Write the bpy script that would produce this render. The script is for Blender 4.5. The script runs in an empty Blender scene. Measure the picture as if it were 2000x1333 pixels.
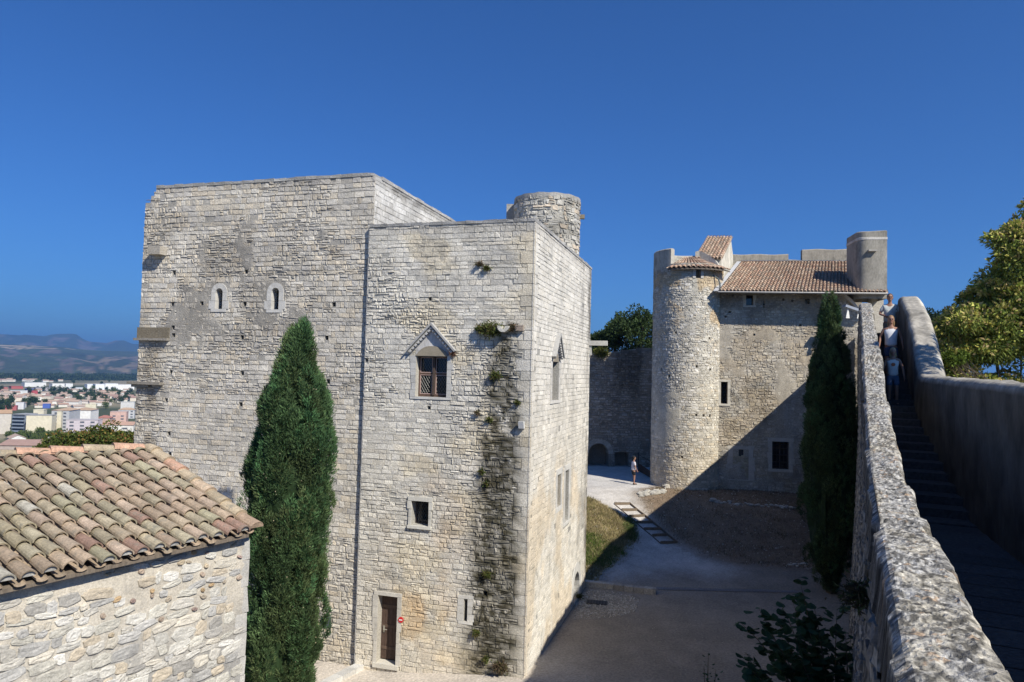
import bpy, math, random
import numpy as np
from mathutils import Matrix, Vector
R_ = math.radians
# ------------------------------------------------------------------ camera, sky, sun, exposure
sc = bpy.context.scene
COL = sc.collection
FPX = 1370.0; PITCH = R_(2.55); ROLL = R_(1.45); EYE = np.array([0, 0, 8.5])
cd = bpy.data.cameras.new('camera'); cam = bpy.data.objects.new('camera', cd); COL.objects.link(cam)
cd.sensor_width = 36; cd.lens = 36*FPX/2000; cd.clip_start = 0.05; cd.clip_end = 60000
cam.matrix_world = Matrix.Translation((0, 0, 8.5)) @ Matrix.Rotation(math.pi/2+PITCH, 4, 'X') @ Matrix.Rotation(ROLL, 4, 'Z')
sc.camera = cam
SUN_AZ, SUN_EL = 139.0, 43.0
w = bpy.data.worlds.new('World'); sc.world = w; w.use_nodes = True
nt = w.node_tree; bg = nt.nodes['Background']; sk = nt.nodes.new('ShaderNodeTexSky')
sk.sky_type = 'NISHITA'; sk.sun_disc = False; sk.sun_elevation = R_(SUN_EL); sk.sun_rotation = R_(SUN_AZ)
sk.altitude = 100; sk.air_density = 1.0; sk.dust_density = 0.7; sk.ozone_density = 5.0
tn = nt.nodes.new('ShaderNodeMix'); tn.data_type = 'RGBA'; tn.blend_type = 'MULTIPLY'; tn.inputs[0].default_value = 1; tn.inputs[7].default_value = (.37, .79, 1.38, 1)
nt.links.new(sk.outputs[0], tn.inputs[6]); nt.links.new(tn.outputs[2], bg.inputs[0]); bg.inputs[1].default_value = 0.058
sl = bpy.data.lights.new('sun', 'SUN'); so = bpy.data.objects.new('sun', sl); COL.objects.link(so)
sl.energy = 5.0; sl.angle = R_(0.5); sl.color = (1, .94, .83)
sdir = Vector((math.sin(R_(SUN_AZ))*math.cos(R_(SUN_EL)), math.cos(R_(SUN_AZ))*math.cos(R_(SUN_EL)), math.sin(R_(SUN_EL))))
so.rotation_euler = sdir.to_track_quat('Z', 'Y').to_euler()
sc.view_settings.view_transform = 'Standard'; sc.view_settings.look = 'None'
sc.view_settings.exposure = 0.45; sc.view_settings.gamma = 1
sc.cycles.max_bounces = 6; sc.cycles.volume_bounces = 0

# ------------------------------------------------------------------ measuring helpers
def _rx(a): c, s = math.cos(a), math.sin(a); return np.array([[1, 0, 0], [0, c, -s], [0, s, c]])
def _rz(a): c, s = math.cos(a), math.sin(a); return np.array([[c, -s, 0], [s, c, 0], [0, 0, 1]])
CR = _rx(math.pi/2+PITCH) @ _rz(ROLL)
def ray(px, py): return CR @ np.array([(px-1000)/FPX, -(py-666.5)/FPX, -1.])
def atz(px, py, z): r = ray(px, py); return EYE+r*((z-8.5)/r[2])
def aty(px, py, y): r = ray(px, py); return EYE+r*(y/r[1])
def azv(a): a = R_(a); return np.array([math.sin(a), math.cos(a), 0])
def hsh(ix, iy, s):
    h = (ix.astype(np.int64)*374761393+iy.astype(np.int64)*668265263+s*97463477) & 0xffffffff
    h = ((h ^ (h >> 13))*1274126177) & 0xffffffff
    return ((h ^ (h >> 16)) & 0xffffff)/float(0xffffff)
def vn(x, y, s=0):
    x = np.asarray(x, float); y = np.asarray(y, float)
    ix = np.floor(x); iy = np.floor(y); fx = x-ix; fy = y-iy
    fx = fx*fx*(3-2*fx); fy = fy*fy*(3-2*fy)
    a = hsh(ix, iy, s); b = hsh(ix+1, iy, s); c = hsh(ix, iy+1, s); d = hsh(ix+1, iy+1, s)
    return (a*(1-fx)+b*fx)*(1-fy)+(c*(1-fx)+d*fx)*fy
def fbm(x, y, s=0, o=4):
    r = 0; a = .5; x = np.asarray(x, float); y = np.asarray(y, float)
    for i in range(o): r = r+a*vn(x, y, s+i*7); a *= .5; x = x*2.03+5.1; y = y*2.03+1.7
    return r/(1-.5**o)
def ss(a, b, x): t = np.clip((x-a)/(b-a), 0, 1); return t*t*(3-2*t)

# ------------------------------------------------------------------ objects
def tag(o, label=None, cat=None, group=None, kind=None):
    if label: o['label'] = label
    if cat: o['category'] = cat
    if group: o['group'] = group
    if kind: o['kind'] = kind
    return o
def thing(name, label, cat, loc, group=None):
    o = bpy.data.objects.new(name, None); COL.objects.link(o); o.location = tuple(float(v) for v in loc); o.empty_display_size = .3
    return tag(o, label, cat, group)
def wloc(o):
    v = Vector((0, 0, 0))
    while o is not None: v += Vector(o.location); o = o.parent
    return np.array(v)
def mesh(name, V, F, mat, parent=None, col=None, smooth=False):
    V = np.asarray(V, float).reshape(-1, 3).copy()
    if parent is not None: V -= wloc(parent); loc = None
    else:
        loc = np.array([(V[:, 0].min()+V[:, 0].max())/2, (V[:, 1].min()+V[:, 1].max())/2, V[:, 2].min()]); V -= loc
    me = bpy.data.meshes.new(name)
    if isinstance(F, np.ndarray) and F.ndim == 2:
        n, k = F.shape
        me.vertices.add(len(V)); me.vertices.foreach_set('co', V.ravel())
        me.loops.add(n*k); me.loops.foreach_set('vertex_index', F.ravel().astype(np.int32))
        me.polygons.add(n); me.polygons.foreach_set('loop_start', np.arange(0, n*k, k, dtype=np.int32))
        me.update(calc_edges=True)
    else: me.from_pydata([tuple(v) for v in V], [], [tuple(int(i) for i in f) for f in F]); me.update()
    if col is not None:
        c = np.asarray(col, float)
        if c.ndim == 1: c = np.tile(c, (len(V), 1))
        if c.shape[1] == 3: c = np.hstack([c, np.ones((len(c), 1))])
        a = me.color_attributes.new('Col', 'FLOAT_COLOR', 'POINT'); a.data.foreach_set('color', c.ravel())
    me.polygons.foreach_set('use_smooth', np.full(len(me.polygons), bool(smooth)))
    me.materials.append(mat)
    o = bpy.data.objects.new(name, me); COL.objects.link(o)
    if parent is not None: o.parent = parent
    else: o.location = tuple(loc)
    return o
class MB:
    def __init__(s): s.V = []; s.F = []; s.C = []; s.n = 0
    def add(s, V, F, c=(1, 1, 1)):
        V = np.asarray(V, float).reshape(-1, 3); c = np.asarray(c, float)
        if c.ndim == 1: c = np.tile(c, (len(V), 1))
        s.V.append(V); s.C.append(c[:, :3]); n = s.n
        s.F.extend([tuple(int(i)+n for i in f) for f in F]); s.n += len(V)
    def hexa(s, P, c=(1, 1, 1)):  # P: 8 points, bottom 4 then top 4
        s.add(P, [(3, 2, 1, 0), (4, 5, 6, 7), (0, 1, 5, 4), (1, 2, 6, 5), (2, 3, 7, 6), (3, 0, 4, 7)], c)
    def box(s, c0, c1, c=(1, 1, 1)):
        x0, y0, z0 = c0; x1, y1, z1 = c1
        s.hexa([(x0, y0, z0), (x1, y0, z0), (x1, y1, z0), (x0, y1, z0), (x0, y0, z1), (x1, y0, z1), (x1, y1, z1), (x0, y1, z1)], c)
    def obox(s, cen, sx, sy, z0, z1, a, c=(1, 1, 1)):  # oriented box, a = azimuth of its x axis
        d = azv(a); n = np.array([-d[1], d[0], 0]); P = []
        for z in (z0, z1):
            for i, j in ((-1, -1), (1, -1), (1, 1), (-1, 1)): P.append(np.array([cen[0], cen[1], 0])+d*i*sx/2+n*j*sy/2+np.array([0, 0, z]))
        s.hexa(P, c)
    def wbox(s, W, u0, u1, z0, z1, d0, d1, c=(1, 1, 1)):
        s.hexa([W.P(u, z, d) for z in (z0, z1) for u, d in ((u0, d0), (u1, d0), (u1, d1), (u0, d1))], c)
    def tube(s, pts, r, n=8, c=(1, 1, 1), cap=True):
        pts = [np.array(p, float) for p in pts]; rs = r if hasattr(r, '__len__') else [r]*len(pts); V = []
        for i, p in enumerate(pts):
            t = pts[min(i+1, len(pts)-1)]-pts[max(i-1, 0)]; t = t/(np.linalg.norm(t)+1e-9)
            a = np.cross(t, [0, 0, 1.]) if abs(t[2]) < .95 else np.cross(t, [1., 0, 0]); a /= np.linalg.norm(a); b = np.cross(t, a)
            for k in range(n): V.append(p+rs[i]*(a*math.cos(2*math.pi*k/n)+b*math.sin(2*math.pi*k/n)))
        F = [(i*n+k, i*n+(k+1) % n, (i+1)*n+(k+1) % n, (i+1)*n+k) for i in range(len(pts)-1) for k in range(n)]
        if cap: F += [tuple(range(n))[::-1], tuple(range((len(pts)-1)*n, len(pts)*n))]
        s.add(V, F, c)
    def build(s, name, mat, parent=None, smooth=False, use=True):
        return mesh(name, np.vstack(s.V), s.F, mat, parent, np.vstack(s.C) if use else None, smooth)
class Wall:  # flat wall frame: u along azimuth a, n outward
    def __init__(s, p0, a, side): s.p0 = np.array([p0[0], p0[1], 0.]); s.d = azv(a); s.n = azv(a+90*side); s.a = a
    def P(s, u, z, d=0):
        u = np.asarray(u, float); z = np.asarray(z, float); d = np.asarray(d, float)
        u, z, d = np.broadcast_arrays(u, z, d)
        return s.p0+u[..., None]*s.d+d[..., None]*s.n+z[..., None]*np.array([0, 0, 1.])
    def uz(s, px, py, d=0):
        r = ray(px, py); t = ((s.p0+s.n*d-EYE)@s.n)/(r@s.n); P = EYE+r*t
        return float((P-s.p0)@s.d), float(P[2])
    def rect(s, x0, x1, y0, y1, d=0):
        a = s.uz((x0+x1)/2, y0, d)[1]; b = s.uz((x0+x1)/2, y1, d)[1]; u = [s.uz(x, (y0+y1)/2, d)[0] for x in (x0, x1)]
        return min(u), max(u), b, a
class Cyl:
    def __init__(s, c, r, batter=0): s.c = np.array([c[0], c[1], 0.]); s.r = r; s.b = batter
    def P(s, u, z, d=0):  # u = arc length, angle measured as azimuth
        u, z, d = np.broadcast_arrays(np.asarray(u, float), np.asarray(z, float), np.asarray(d, float)); th = u/s.r; rr = s.r+d-s.b*z
        return s.c+np.stack([np.sin(th)*rr, np.cos(th)*rr, z], -1)

# ------------------------------------------------------------------ materials
def mat(name, base=(.5, .5, .5), rough=.9, attr=True, nscale=6., namt=.25, fscale=40., famt=.3, bump=.4, bdist=.01, spots=0., spotcol=(.04, .04, .035), spotscale=9., metal=0, spec=.3, trans=0, subs=None, stretch=(1, 1, 1)):
    m = bpy.data.materials.new(name); m.use_nodes = True; t = m.node_tree; N = t.nodes; L = t.links
    b = N['Principled BSDF']; b.inputs['Roughness'].default_value = rough; b.inputs['Metallic'].default_value = metal
    b.inputs['Specular IOR Level'].default_value = spec
    tc = N.new('ShaderNodeTexCoord'); mp = N.new('ShaderNodeMapping'); mp.inputs['Scale'].default_value = stretch; L.new(tc.outputs['Object'], mp.inputs[0])
    def noise(sc_, det=4, off=0):
        n = N.new('ShaderNodeTexNoise'); n.inputs['Scale'].default_value = sc_; n.inputs['Detail'].default_value = det; n.inputs['Roughness'].default_value = .6
        if off:
            mm = N.new('ShaderNodeMapping'); mm.inputs['Location'].default_value = (off, off*.7, off*.3); L.new(mp.outputs[0], mm.inputs[0]); L.new(mm.outputs[0], n.inputs[0])
        else: L.new(mp.outputs[0], n.inputs[0])
        return n.outputs['Fac']
    def mr(s_, a, b_, c, d):
        n = N.new('ShaderNodeMapRange'); n.inputs[1].default_value = a; n.inputs[2].default_value = b_; n.inputs[3].default_value = c; n.inputs[4].default_value = d; L.new(s_, n.inputs[0]); return n.outputs[0]
    def mul(a, b_):
        n = N.new('ShaderNodeMath'); n.operation = 'MULTIPLY'; L.new(a, n.inputs[0]); L.new(b_, n.inputs[1]); return n.outputs[0]
    def mix(bl, f, a, b_):
        n = N.new('ShaderNodeMix'); n.data_type = 'RGBA'; n.blend_type = bl
        if isinstance(f, (int, float)): n.inputs[0].default_value = f
        else: L.new(f, n.inputs[0])
        for i, v in ((6, a), (7, b_)):
            if isinstance(v, tuple): n.inputs[i].default_value = v+(1,)
            else: L.new(v, n.inputs[i])
        return n.outputs[2]
    n1 = mr(noise(nscale), .3, .7, 1-namt, 1+namt); fn = noise(fscale, 5, 3.3); n2 = mr(fn, .3, .7, 1-famt, 1+famt)
    k = mul(n1, n2)
    c = tuple(base)
    if attr:
        a = N.new('ShaderNodeVertexColor'); a.layer_name = 'Col'; c = mix('MULTIPLY', 1., a.outputs[0], tuple(base)) if tuple(base) != (1, 1, 1) else a.outputs[0]
    cb = N.new('ShaderNodeCombineColor')
    for i in range(3): L.new(k, cb.inputs[i])
    c = mix('MULTIPLY', 1., c, cb.outputs[0])
    if spots > 0:
        s_ = mul(mr(noise(spotscale, 6, 9.1), .52, .64, 0, 1), mr(noise(spotscale*.17, 3, 21.), .4, .6, .1, 1))
        sm = N.new('ShaderNodeMath'); sm.operation = 'MULTIPLY'; sm.inputs[1].default_value = spots; L.new(s_, sm.inputs[0])
        c = mix('MIX', sm.outputs[0], c, tuple(spotcol))
    L.new(c, b.inputs['Base Color'])
    if bump > 0:
        bp = N.new('ShaderNodeBump'); bp.inputs['Strength'].default_value = bump; bp.inputs['Distance'].default_value = bdist; L.new(fn, bp.inputs['Height']); L.new(bp.outputs[0], b.inputs['Normal'])
    if trans:
        b.inputs['Alpha'].default_value = 1
        tr = N.new('ShaderNodeBsdfTranslucent'); L.new(c, tr.inputs[0]); ms = N.new('ShaderNodeMixShader'); ms.inputs[0].default_value = trans
        L.new(b.outputs[0], ms.inputs[1]); L.new(tr.outputs[0], ms.inputs[2]); L.new(ms.outputs[0], N['Material Output'].inputs[0])
    return m
W1 = (1, 1, 1)
M = {}
M['keep'] = mat('keep_stone', W1, .95, nscale=.7, namt=.12, fscale=26, famt=.30, bump=.9, bdist=.02, spots=.4, spotcol=(.2, .19, .165), spotscale=2.6)
M['stone'] = mat('rubble_stone', W1, .95, nscale=.8, namt=.15, fscale=18, famt=.3, bump=.9, bdist=.02, spots=.25, spotcol=(.14, .125, .1), spotscale=3.)
M['coping'] = mat('coping_stone', W1, .95, nscale=9, namt=.3, fscale=60, famt=.4, bump=1, bdist=.012, spots=.75, spotcol=(.05, .048, .045), spotscale=16.)
M['housewall'] = mat('house_wall_stone', W1, .95, nscale=3, namt=.12, fscale=45, famt=.22, bump=.8, bdist=.01, spots=.45, spotcol=(.17, .165, .16), spotscale=3.)
M['plaster'] = mat('weathered_render', W1, .95, nscale=1.3, namt=.25, fscale=14, famt=.2, bump=.5, bdist=.01, spots=.6, spotcol=(.09, .085, .07), spotscale=2., stretch=(1, 1, .45))
M['dressed'] = mat('dressed_stone', W1, .9, nscale=3, namt=.1, fscale=30, famt=.16, bump=.4, bdist=.008, spots=.25, spotcol=(.15, .145, .14), spotscale=5)
M['tile'] = mat('clay_tile', W1, .9, nscale=7, namt=.22, fscale=45, famt=.3, bump=.5, bdist=.006, spots=.75, spotcol=(.2, .19, .15), spotscale=11.)
M['wood'] = mat('old_wood', W1, .8, nscale=5, namt=.25, fscale=30, famt=.3, bump=.5, bdist=.005, stretch=(6, 6, 1))
M['metal'] = mat('dark_iron', W1, .5, metal=.6, nscale=5, namt=.1, fscale=30, famt=.1, bump=.1)
M['paint'] = mat('painted', W1, .5, nscale=5, namt=.06, fscale=30, famt=.06, bump=.1, bdist=.002)
M['glass'] = mat('dark_glass', (.012, .014, .018), .08, attr=False, namt=.05, famt=.02, bump=0, spec=.6)
M['dark'] = mat('dark_interior', (.012, .012, .012), 1, attr=False, bump=0)
M['ground'] = mat('ground_soil', W1, 1, nscale=.9, namt=.12, fscale=14, famt=.28, bump=.9, bdist=.03)
M['foliage'] = mat('foliage', W1, .75, nscale=1.2, namt=.3, fscale=9, famt=.25, bump=0, trans=.25, spec=.2)
M['cypress'] = mat('cypress_foliage', W1, .8, nscale=1.6, namt=.3, fscale=8, famt=.3, bump=0, trans=.12, spec=.15)
M['bark'] = mat('bark', (.11, .085, .06), .95, attr=False, nscale=6, fscale=30, bump=1, bdist=.02, stretch=(1, 1, .3))
M['hill'] = mat('far_hills', W1, 1, nscale=.0012, namt=.25, fscale=.008, famt=.35, bump=0)
M['town'] = mat('town_render', W1, .9, nscale=.05, namt=.08, fscale=.6, famt=.12, bump=0)
M['cloth'] = mat('cloth', W1, .9, nscale=5, namt=.08, fscale=60, famt=.1, bump=.3, bdist=.004)
M['skin'] = mat('skin', (.30, .165, .115), .6, attr=False, nscale=6, namt=.08, fscale=50, famt=.05, bump=.1, bdist=.002)
M['hair'] = mat('hair', W1, .7, nscale=8, namt=.2, fscale=90, famt=.4, bump=.6, bdist=.006)

# ------------------------------------------------------------------ masonry generator
def clip(r, skips):
    out = [r]
    for s in skips:
        nx = []
        for (a, b, c, d) in out:
            if b <= s[0] or a >= s[1] or d <= s[2] or c >= s[3]: nx.append((a, b, c, d)); continue
            ov = (min(d, s[3])-max(c, s[2]))/(d-c)
            if ov < .3:
                if c < s[2]: nx.append((a, b, c, s[2]))
                else: nx.append((a, b, s[3], d))
            else:
                if s[0]-a > .05: nx.append((a, s[0], c, d))
                if b-s[1] > .05: nx.append((s[1], b, c, d))
        out = nx
    return out
def masonry(W, u0, u1, z0, z1, course=.15, wm=.3, seed=1, holes=(), skips=(), gap=.012, relief=.02, jit=.012, pal=((.5, .48, .44),), mort=(.3, .285, .26), rough=None, zone=None, patch=None, top=None, stain=None, mres=.12, hdepth=.3, miss=.01, quoins=()):
    """stone by stone wall face; rough(u,z)->0..1 breaks stones up, patch(u,z)->0..1 lays mortar over them, stain(u,z)->colour factor"""
    rn = random.Random(seed); rects = []
    skipall = list(holes)+list(skips)
    z = z0
    while z < z1-.04:
        h = course*rn.uniform(.72, 1.32)
        if z1-z-h < course*.5: h = z1-z
        u = u0+rn.uniform(-.2, 0)
        while u < u1:
            wd = wm*rn.choice((.55, .7, .85, 1, 1.1, 1.3, 1.6))*rn.uniform(.85, 1.15)
            a, b = max(u, u0), min(u+wd, u1)
            if u1-b < .1: b = u1; wd = 9
            if b-a > .04:
                rg = rough(u, z) if rough else 0
                if rg > .35 and rn.random() < rg:
                    k = rn.random(); m = (a+b)/2+rn.uniform(-.05, .05); q = z+h*rn.uniform(.35, .65)
                    if k < .5 or h < .11: pcs = [(a, m, z, z+h), (m, b, z, z+h)]
                    elif k < .66 and b-a < .3: pcs = [(a, b, z, q), (a, b, q, z+h)]
                    else: pcs = [(a, m, z, q), (m, b, z, q), (a, b, q, z+h)]
                else: pcs = [(a, b, z, z+h)]
                for p in pcs:
                    if p[1]-p[0] < .035: continue
                    if rn.random() < miss*(1+6*rg): continue
                    for c in clip(p, skipall):
                        if c[1]-c[0] > .035 and c[3]-c[2] > .035 and (top is None or c[3] < top((c[0]+c[1])/2)+.03): rects.append(c+(rg,))
            u += wd
        z += h
    for qd in quoins: rects.append(tuple(qd)+(-1.,))
    A = np.array(rects); n = len(A); rg = np.clip(A[:, 4], 0, 1); qn = A[:, 4] < 0
    rs = np.random.RandomState(seed)
    g = gap*(1+1.2*rg)*rs.uniform(.6, 1.5, n)
    a = A[:, 0]+g/2; b = A[:, 1]-g/2; c = A[:, 2]+g/2; d = A[:, 3]-g/2
    wv = lambda uu, zz: .02*(fbm(uu*.7, zz*.7, seed+3)-.5)*2
    J = (jit*(1+1.9*rg))[:, None]*(~qn)[:, None]+.003
    cu = np.stack([a, b, b, a], 1)+rs.uniform(-1, 1, (n, 4))*J; cz = np.stack([c, c, d, d], 1)+rs.uniform(-1, 1, (n, 4))*J*.7
    # 3x3 grid of front points
    gu = np.zeros((n, 3, 3)); gz_ = np.zeros((n, 3, 3)); gd = np.zeros((n, 3, 3))
    for i in range(3):
        for j in range(3):
            s, t = i/2, j/2
            w4 = [(1-s)*(1-t), s*(1-t), s*t, (1-s)*t]
            gu[:, i, j] = sum(w4[k]*cu[:, k] for k in range(4)); gz_[:, i, j] = sum(w4[k]*cz[:, k] for k in range(4))
    mid = rs.uniform(-1, 1, (n, 3, 3))*J[:, :, None]*.6; gu[:, 1, :] += mid[:, 1, :]; gz_[:, :, 1] += mid[:, :, 1]*.6
    ou, oz = gu.copy(), gz_.copy()
    inset = np.minimum(.004+.010*rg, .16*np.minimum(b-a, d-c))[:, None, None]
    for i in range(3):
        for j in range(3):
            gu[:, i, j] += (1-i)*inset[:, 0, 0]; gz_[:, i, j] += (1-j)*inset[:, 0, 0]
    d0 = relief*(rs.uniform(.3, 1.3, n)*(1+.9*rg)); d0[qn] = relief*.95
    gd[:] = d0[:, None, None]; tilt = rs.uniform(-1, 1, (n, 2))*relief*.45*(~qn)[:, None]
    for i in range(3):
        for j in range(3):
            gd[:, i, j] += (i-1)*tilt[:, 0]+(j-1)*tilt[:, 1]+rs.uniform(-1, 1, n)*relief*.28*(1+rg)*(~qn)
            if (i, j) != (1, 1): gd[:, i, j] -= relief*.14
    gz_ += wv(gu, gz_)*(~qn)[:, None, None]; oz += wv(ou, oz)*(~qn)[:, None, None]
    Vf = W.P(gu, gz_, gd).reshape(n, 9, 3); Vb = W.P(ou, oz, np.full_like(ou, -.025)).reshape(n, 9, 3)
    V = np.concatenate([Vf, Vb], 1).reshape(-1, 3)
    idx = lambda i, j: i*3+j
    f = []
    for i in range(2):
        for j in range(2): f.append((idx(i, j), idx(i+1, j), idx(i+1, j+1), idx(i, j+1)))
    ring = [(0, 0), (1, 0), (2, 0), (2, 1), (2, 2), (1, 2), (0, 2), (0, 1)]
    for k in range(8):
        p, q = ring[k], ring[(k+1) % 8]; f.append((idx(*p), 9+idx(*p), 9+idx(*q), idx(*q)))
    F = (np.array(f)[None]+(np.arange(n)*18)[:, None, None]).reshape(-1, 4)
    P = np.array(pal); pc = P[rs.randint(0, len(P), n)]*rs.uniform(.89, 1.1, n)[:, None]
    C = np.repeat(pc, 18, 0); U = np.concatenate([gu.reshape(n, 9), ou.reshape(n, 9)], 1).ravel(); Z = np.concatenate([gz_.reshape(n, 9), oz.reshape(n, 9)], 1).ravel()
    bk = np.tile(np.array([0]*9+[1]*9), n).astype(bool); C[bk] *= .8
    # mortar bed as a grid cut at the holes
    us = set(np.arange(u0, u1, mres).tolist()+[u1]); zs = set(np.arange(z0, z1, mres).tolist()+[z1])
    for h in holes: us |= {h[0], h[1]}; zs |= {h[2], h[3]}
    us = np.array(sorted(x for x in us if u0-1e-6 <= x <= u1+1e-6)); zs = np.array(sorted(x for x in zs if z0-1e-6 <= x <= z1+1e-6))
    GU, GZ = np.meshgrid(us, zs, indexing='ij'); nu, nz = GU.shape
    D = -.004+.006*(fbm(GU*5, GZ*5, seed+9)-.5)
    mc = np.array(mort)*(.8+.4*fbm(GU*3, GZ*3, seed+5))[..., None]
    if patch is not None:
        pt = patch(GU, GZ); D = D+pt*(relief*1.5+.012*fbm(GU*4, GZ*4, seed+8)); mc = mc*(1-pt[..., None]*.0)
    keepm = np.ones((nu-1, nz-1), bool); cu_ = (us[1:]+us[:-1])/2; cz_ = (zs[1:]+zs[:-1])/2
    for h in holes: keepm &= ~((cu_[:, None] > h[0]) & (cu_[:, None] < h[1]) & (cz_[None] > h[2]) & (cz_[None] < h[3]))
    if top is not None: keepm &= (cz_[None] < np.array([top(x) for x in cu_])[:, None]+.05)
    I, Jx = np.nonzero(keepm); k0 = I*nz+Jx
    F2 = np.stack([k0, k0+nz, k0+nz+1, k0+1], 1)+len(V)
    V2 = W.P(GU, GZ, D).reshape(-1, 3)
    U = np.concatenate([U, GU.ravel()]); Z = np.concatenate([Z, GZ.ravel()]); C = np.vstack([C, mc.reshape(-1, 3)])
    V = np.vstack([V, V2]); F = np.vstack([F, F2])
    for h in holes:
        hd = h[4] if len(h) > 4 else hdepth
        pts = [(h[0], h[2]), (h[1], h[2]), (h[1], h[3]), (h[0], h[3])]
        v = np.array([W.P(p[0], p[1], 0.) for p in pts]+[W.P(p[0], p[1], -hd) for p in pts]); base = len(V)
        V = np.vstack([V, v]); F = np.vstack([F, np.array([(0, 1, 5, 4), (1, 2, 6, 5), (2, 3, 7, 6), (3, 0, 4, 7), (4, 5, 6, 7)])+base])
        C = np.vstack([C, np.tile(np.array(mort)*1.1, (8, 1))]); U = np.concatenate([U, [p[0] for p in pts]*2]); Z = np.concatenate([Z, [p[1] for p in pts]*2])
    if stain is not None: C = C*stain(U, Z)
    return V, F, np.clip(C, 0, 1)
def join(*L):
    V = []; F = []; C = []; n = 0
    for v, f, c in L: V.append(v); F.append(f+n); C.append(c); n += len(v)
    return np.vstack(V), np.vstack(F), np.vstack(C)
def polybox(W, pts, d0, d1, mb, c):  # convex polygon in wall coords extruded d0..d1
    n = len(pts); V = [W.P(p[0], p[1], d0) for p in pts]+[W.P(p[0], p[1], d1) for p in pts]
    mb.add(V, [tuple(range(n))[::-1], tuple(range(n, 2*n))]+[(i, (i+1) % n, n+(i+1) % n, n+i) for i in range(n)], c)
def surround(W, r, wl, wt, wb, parent, c, seed=0, d1=.03, name='window_surround', nb=4):
    """dressed blocks round the opening r=(u0,u1,z0,z1); returns the outer rectangle"""
    rn = random.Random(seed); mb = MB(); u0, u1, z0, z1 = r
    hs = (z1-z0)/nb
    for sgn in (0, 1):
        for k in range(nb):
            L = wl*rn.uniform(.75, 1.35); q = tuple(np.array(c)*rn.uniform(.9, 1.08)); a, b = (u0-L, u0) if sgn == 0 else (u1, u1+L)
            mb.wbox(W, a+.004, b-.004*0, z0+hs*k+.004, z0+hs*(k+1)-.004, -.25, d1*rn.uniform(.8, 1.1), q)
    if wt: mb.wbox(W, u0-wl*1.1, u1+wl*1.1, z1+.002, z1+wt, -.25, d1*1.15, tuple(np.array(c)*1.03))
    if wb: mb.wbox(W, u0-wl, u1+wl, z0-wb, z0-.002, -.25, d1*1.6, tuple(np.array(c)*1.08))
    mb.build(name, M['dressed'], parent)
    return (u0-wl*1.0, u1+wl*1.0, z0-wb*.9, z1+wt*.9)
def lattice(W, u0, u1, z0, z1, d, mb, step=.09, r=.006, c=(.2, .2, .2)):
    w_, h_ = u1-u0, z1-z0
    for sg in (1, -1):
        k = -h_
        while k < w_+h_:
            a0 = max(0, k) if sg == 1 else max(0, k)
            # line u = k + s*z
            t0 = max(0, -k*1.6); t1 = min(h_, (w_-k)*1.6)
            if t1 > t0:
                p, q = (k+t0/1.6, t0), (k+t1/1.6, t1)
                if sg < 0: p, q = (w_-p[0], p[1]), (w_-q[0], q[1])
                mb.tube([W.P(u0+p[0], z0+p[1], d), W.P(u0+q[0], z0+q[1], d)], r, 4, c, False)
            k += step
# ------------------------------------------------------------------ ground
def hr(x, y): return np.sqrt(((x-8)/np.where(x < 8, 36., 58.))**2+((y-28)/np.where(y < 28, 52., 46.))**2)
def gz(x, y):
    x = np.asarray(x, float); y = np.asarray(y, float)
    z = 1.65*ss(33, 43, y)
    z = z-.34*np.exp(-((y-28)/5.5)**2)-.1*np.exp(-((x-2)/4)**2)*ss(10, 22, y)*(1-ss(22, 27, y))
    z = z-.5*ss(1.0, -4.5, x)*(1-ss(24, 30, y))*ss(12, 20, y)+.1*ss(14, 34, y)*0
    z = z+.55*np.exp(-(((x-4.6)/1.6)**2+((y-36.5)/4.5)**2))
    z = z+.25*np.exp(-(((x-14)/4)**2+((y-38)/3)**2))
    z = z+.05*(fbm(x*.8, y*.8, 3)-.5)+.02*(fbm(x*4, y*4, 5)-.5)
    r = hr(x, y)
    dr = ss(.95, 2.1, r); z = z*(1-dr)-52*dr+dr*(1-ss(1.9, 2.6, r))*4*(fbm(x*.03, y*.03, 8)-.5)
    return z
def ghit(px, py):
    r = ray(px, py); t = np.arange(12, 70, .02)/math.hypot(r[0], r[1]); P = EYE[None]+t[:, None]*r[None]
    k = int(np.argmax(P[:, 2] < gz(P[:, 0], P[:, 1]))); return P[k].copy() if k else atz(px, py, 0)
def inpoly(x, y, poly):
    r = np.zeros(np.shape(x), bool); n = len(poly)
    for i in range(n):
        x0, y0 = poly[i]; x1, y1 = poly[(i+1) % n]
        if y0 == y1: continue
        c = ((y0 > y) != (y1 > y)) & (x < (x1-x0)*(y-y0)/(y1-y0)+x0); r ^= c
    return r
def gpoly(pts): return [tuple(ghit(*p)[:2]) for p in pts]
bank_l = gpoly([(1120, 972), (1150, 974), (1178, 987), (1207, 1004), (1226, 1022), (1240, 1042), (1238, 1058), (1215, 1085), (1180, 1115), (1150, 1143), (1110, 1146)])
bank_r = gpoly([(1243, 965), (1255, 985), (1270, 1008), (1300, 1040), (1340, 1072), (1385, 1090), (1440, 1103), (1570, 1112), (1640, 1125), (1668, 1140)])
bank_r += [(16.5, 29.), (24, 42), (24, 47), (12, 46), (9.3, 44.2)]
pathp = gpoly([(1100, 935), (1290, 935), (1243, 965), (1255, 985), (1300, 1040), (1340, 1072), (1385, 1092), (1440, 1105), (1400, 1130), (1300, 1110), (1150, 1145), (1215, 1085), (1240, 1048), (1226, 1022), (1178, 987), (1100, 965)])
rubb = gpoly([(1125, 1170), (1150, 1153), (1205, 1157), (1250, 1168), (1240, 1196), (1200, 1206), (1120, 1210)])
greenp = gpoly([(1120, 1040), (1160, 1046), (1190, 1062), (1222, 1080), (1190, 1108), (1110, 1110)])
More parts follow.
